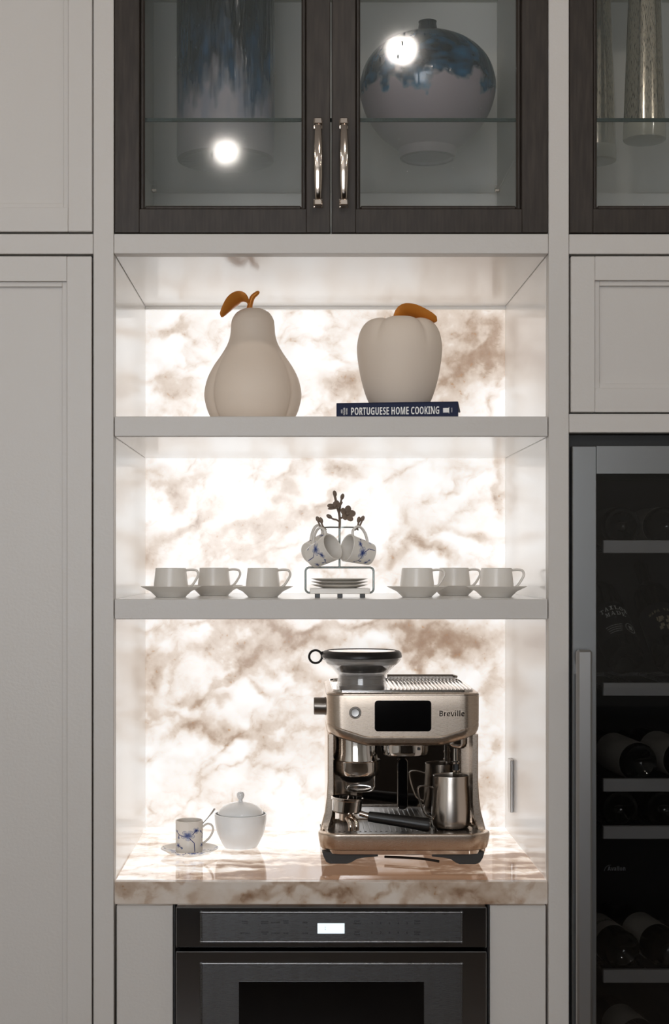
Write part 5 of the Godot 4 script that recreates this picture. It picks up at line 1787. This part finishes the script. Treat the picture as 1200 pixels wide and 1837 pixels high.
	b.lathe([Vector2(0, 0), Vector2(23 * pk, 0), Vector2(26.5 * pk, 3 * pk), Vector2(27.2 * pk, 22 * pk), Vector2(28.8 * pk, 23 * pk), Vector2(29 * pk, 26.5 * pk), Vector2(27.6 * pk, 27.5 * pk), Vector2(25.6 * pk, 26 * pk), Vector2(25 * pk, 6 * pk), Vector2(0, 5 * pk)], 56, tilt)
	sub("basket", b, chrome, pf)
	b = MB.new()
	b.lathe([Vector2(0, -17 * pk), Vector2(9 * pk, -17 * pk), Vector2(12 * pk, -14 * pk), Vector2(13 * pk, -2 * pk), Vector2(16 * pk, 1 * pk), Vector2(0, 1 * pk)], 32, tilt)
	sub("outlet_neck", b, M.nickel, pf)
	for q in [[626.0, 0.012], [637.0, 0.006]]:
		b = MB.new()
		b.tube(curve([P(q[0] - 4, 1466, pz) + Vector3(0, 0, q[1]), P(q[0], 1471, pz) + Vector3(0, 0, q[1] + 0.008), P(q[0] + 2, 1478, pz) + Vector3(0, 0, q[1] + 0.012), Vector3(X(q[0] + 2, pz), floor_y + 0.0055, pz + q[1] + 0.012)], 5), 0.0052, 12)
		sub("spout", b, M.nickel, pf)
	b = MB.new()
	b.tube([P(645, 1459, pz), P(656, 1462, -0.194), P(668, 1465.5, -0.193)], [0.0062, 0.0056, 0.0062], 14)
	sub("handle_stem", b, M.nickel, pf)
	b = MB.new()
	var h0 := P(660.5, 1464.5, -0.194)
	var h1 := Vector3(X(770, -0.185), floor_y + 0.0146, -0.185)
	b.tube([h0, h0.lerp(h1, 0.01), h0.lerp(h1, 0.12), h0.lerp(h1, 0.4), h0.lerp(h1, 0.75), h0.lerp(h1, 0.96), h1], [0.009, 0.0106, 0.0112, 0.0118, 0.0134, 0.0145, 0.0138], 24)
	sub("handle", b, M.black_plastic, pf, "black handle")
	b = MB.new()
	var dirn := (h1 - h0).normalized()
	b.tube([h1 - dirn * 0.001, h1 + dirn * 0.0018], [0.0125, 0.012], 24)
	sub("end_cap", b, M.dark_steel, pf)
	# milk jugs
	var jug := func(called, label, px, jz, r, h, y0, hp, jm):
		var jt := thing(called, label, "jug", Vector3(X(px, jz), y0, jz))
		var jb := MB.new()
		jb.lathe([Vector2(0, 0.001), Vector2(r * 0.84, 0.0), Vector2(r * 0.93, h * 0.02), Vector2(r * 0.985, h * 0.07), Vector2(r, h * 0.16), Vector2(r * 0.998, h * 0.35), Vector2(r * 0.965, h * 0.6), Vector2(r * 0.925, h * 0.85), Vector2(r * 0.92, h * 0.992), Vector2(r * 0.905, h), Vector2(r * 0.89, h * 0.99), Vector2(r * 0.90, h * 0.85), Vector2(r * 0.97, h * 0.3), Vector2(r * 0.93, h * 0.05), Vector2(0, h * 0.03)], 72)
		part("body", jb, jm, jt)
		jb = MB.new()
		var pts := []
		for p in hp:
			pts.append(P(p[0], p[1], jz + p[2]))
		jb.tube(curve(pts, 5), 0.0038, 10, false, 0.32, Vector3(0, 0, 1))
		sub("handle", jb, jm, jt)
	jug.call("milk_jug", "brushed steel milk jug under the steam wand on the drip tray", 808.5, -0.247, S(34.5, -0.247), 0.1085, floor_y, [[777, 1413, 0.012], [768, 1410.5, 0.015], [756, 1410, 0.018], [749.5, 1415, 0.02], [752, 1432, 0.02], [757, 1449, 0.018], [763, 1461, 0.015], [774, 1466, 0.012], [777, 1473, 0.01]], M.brushed_steel)
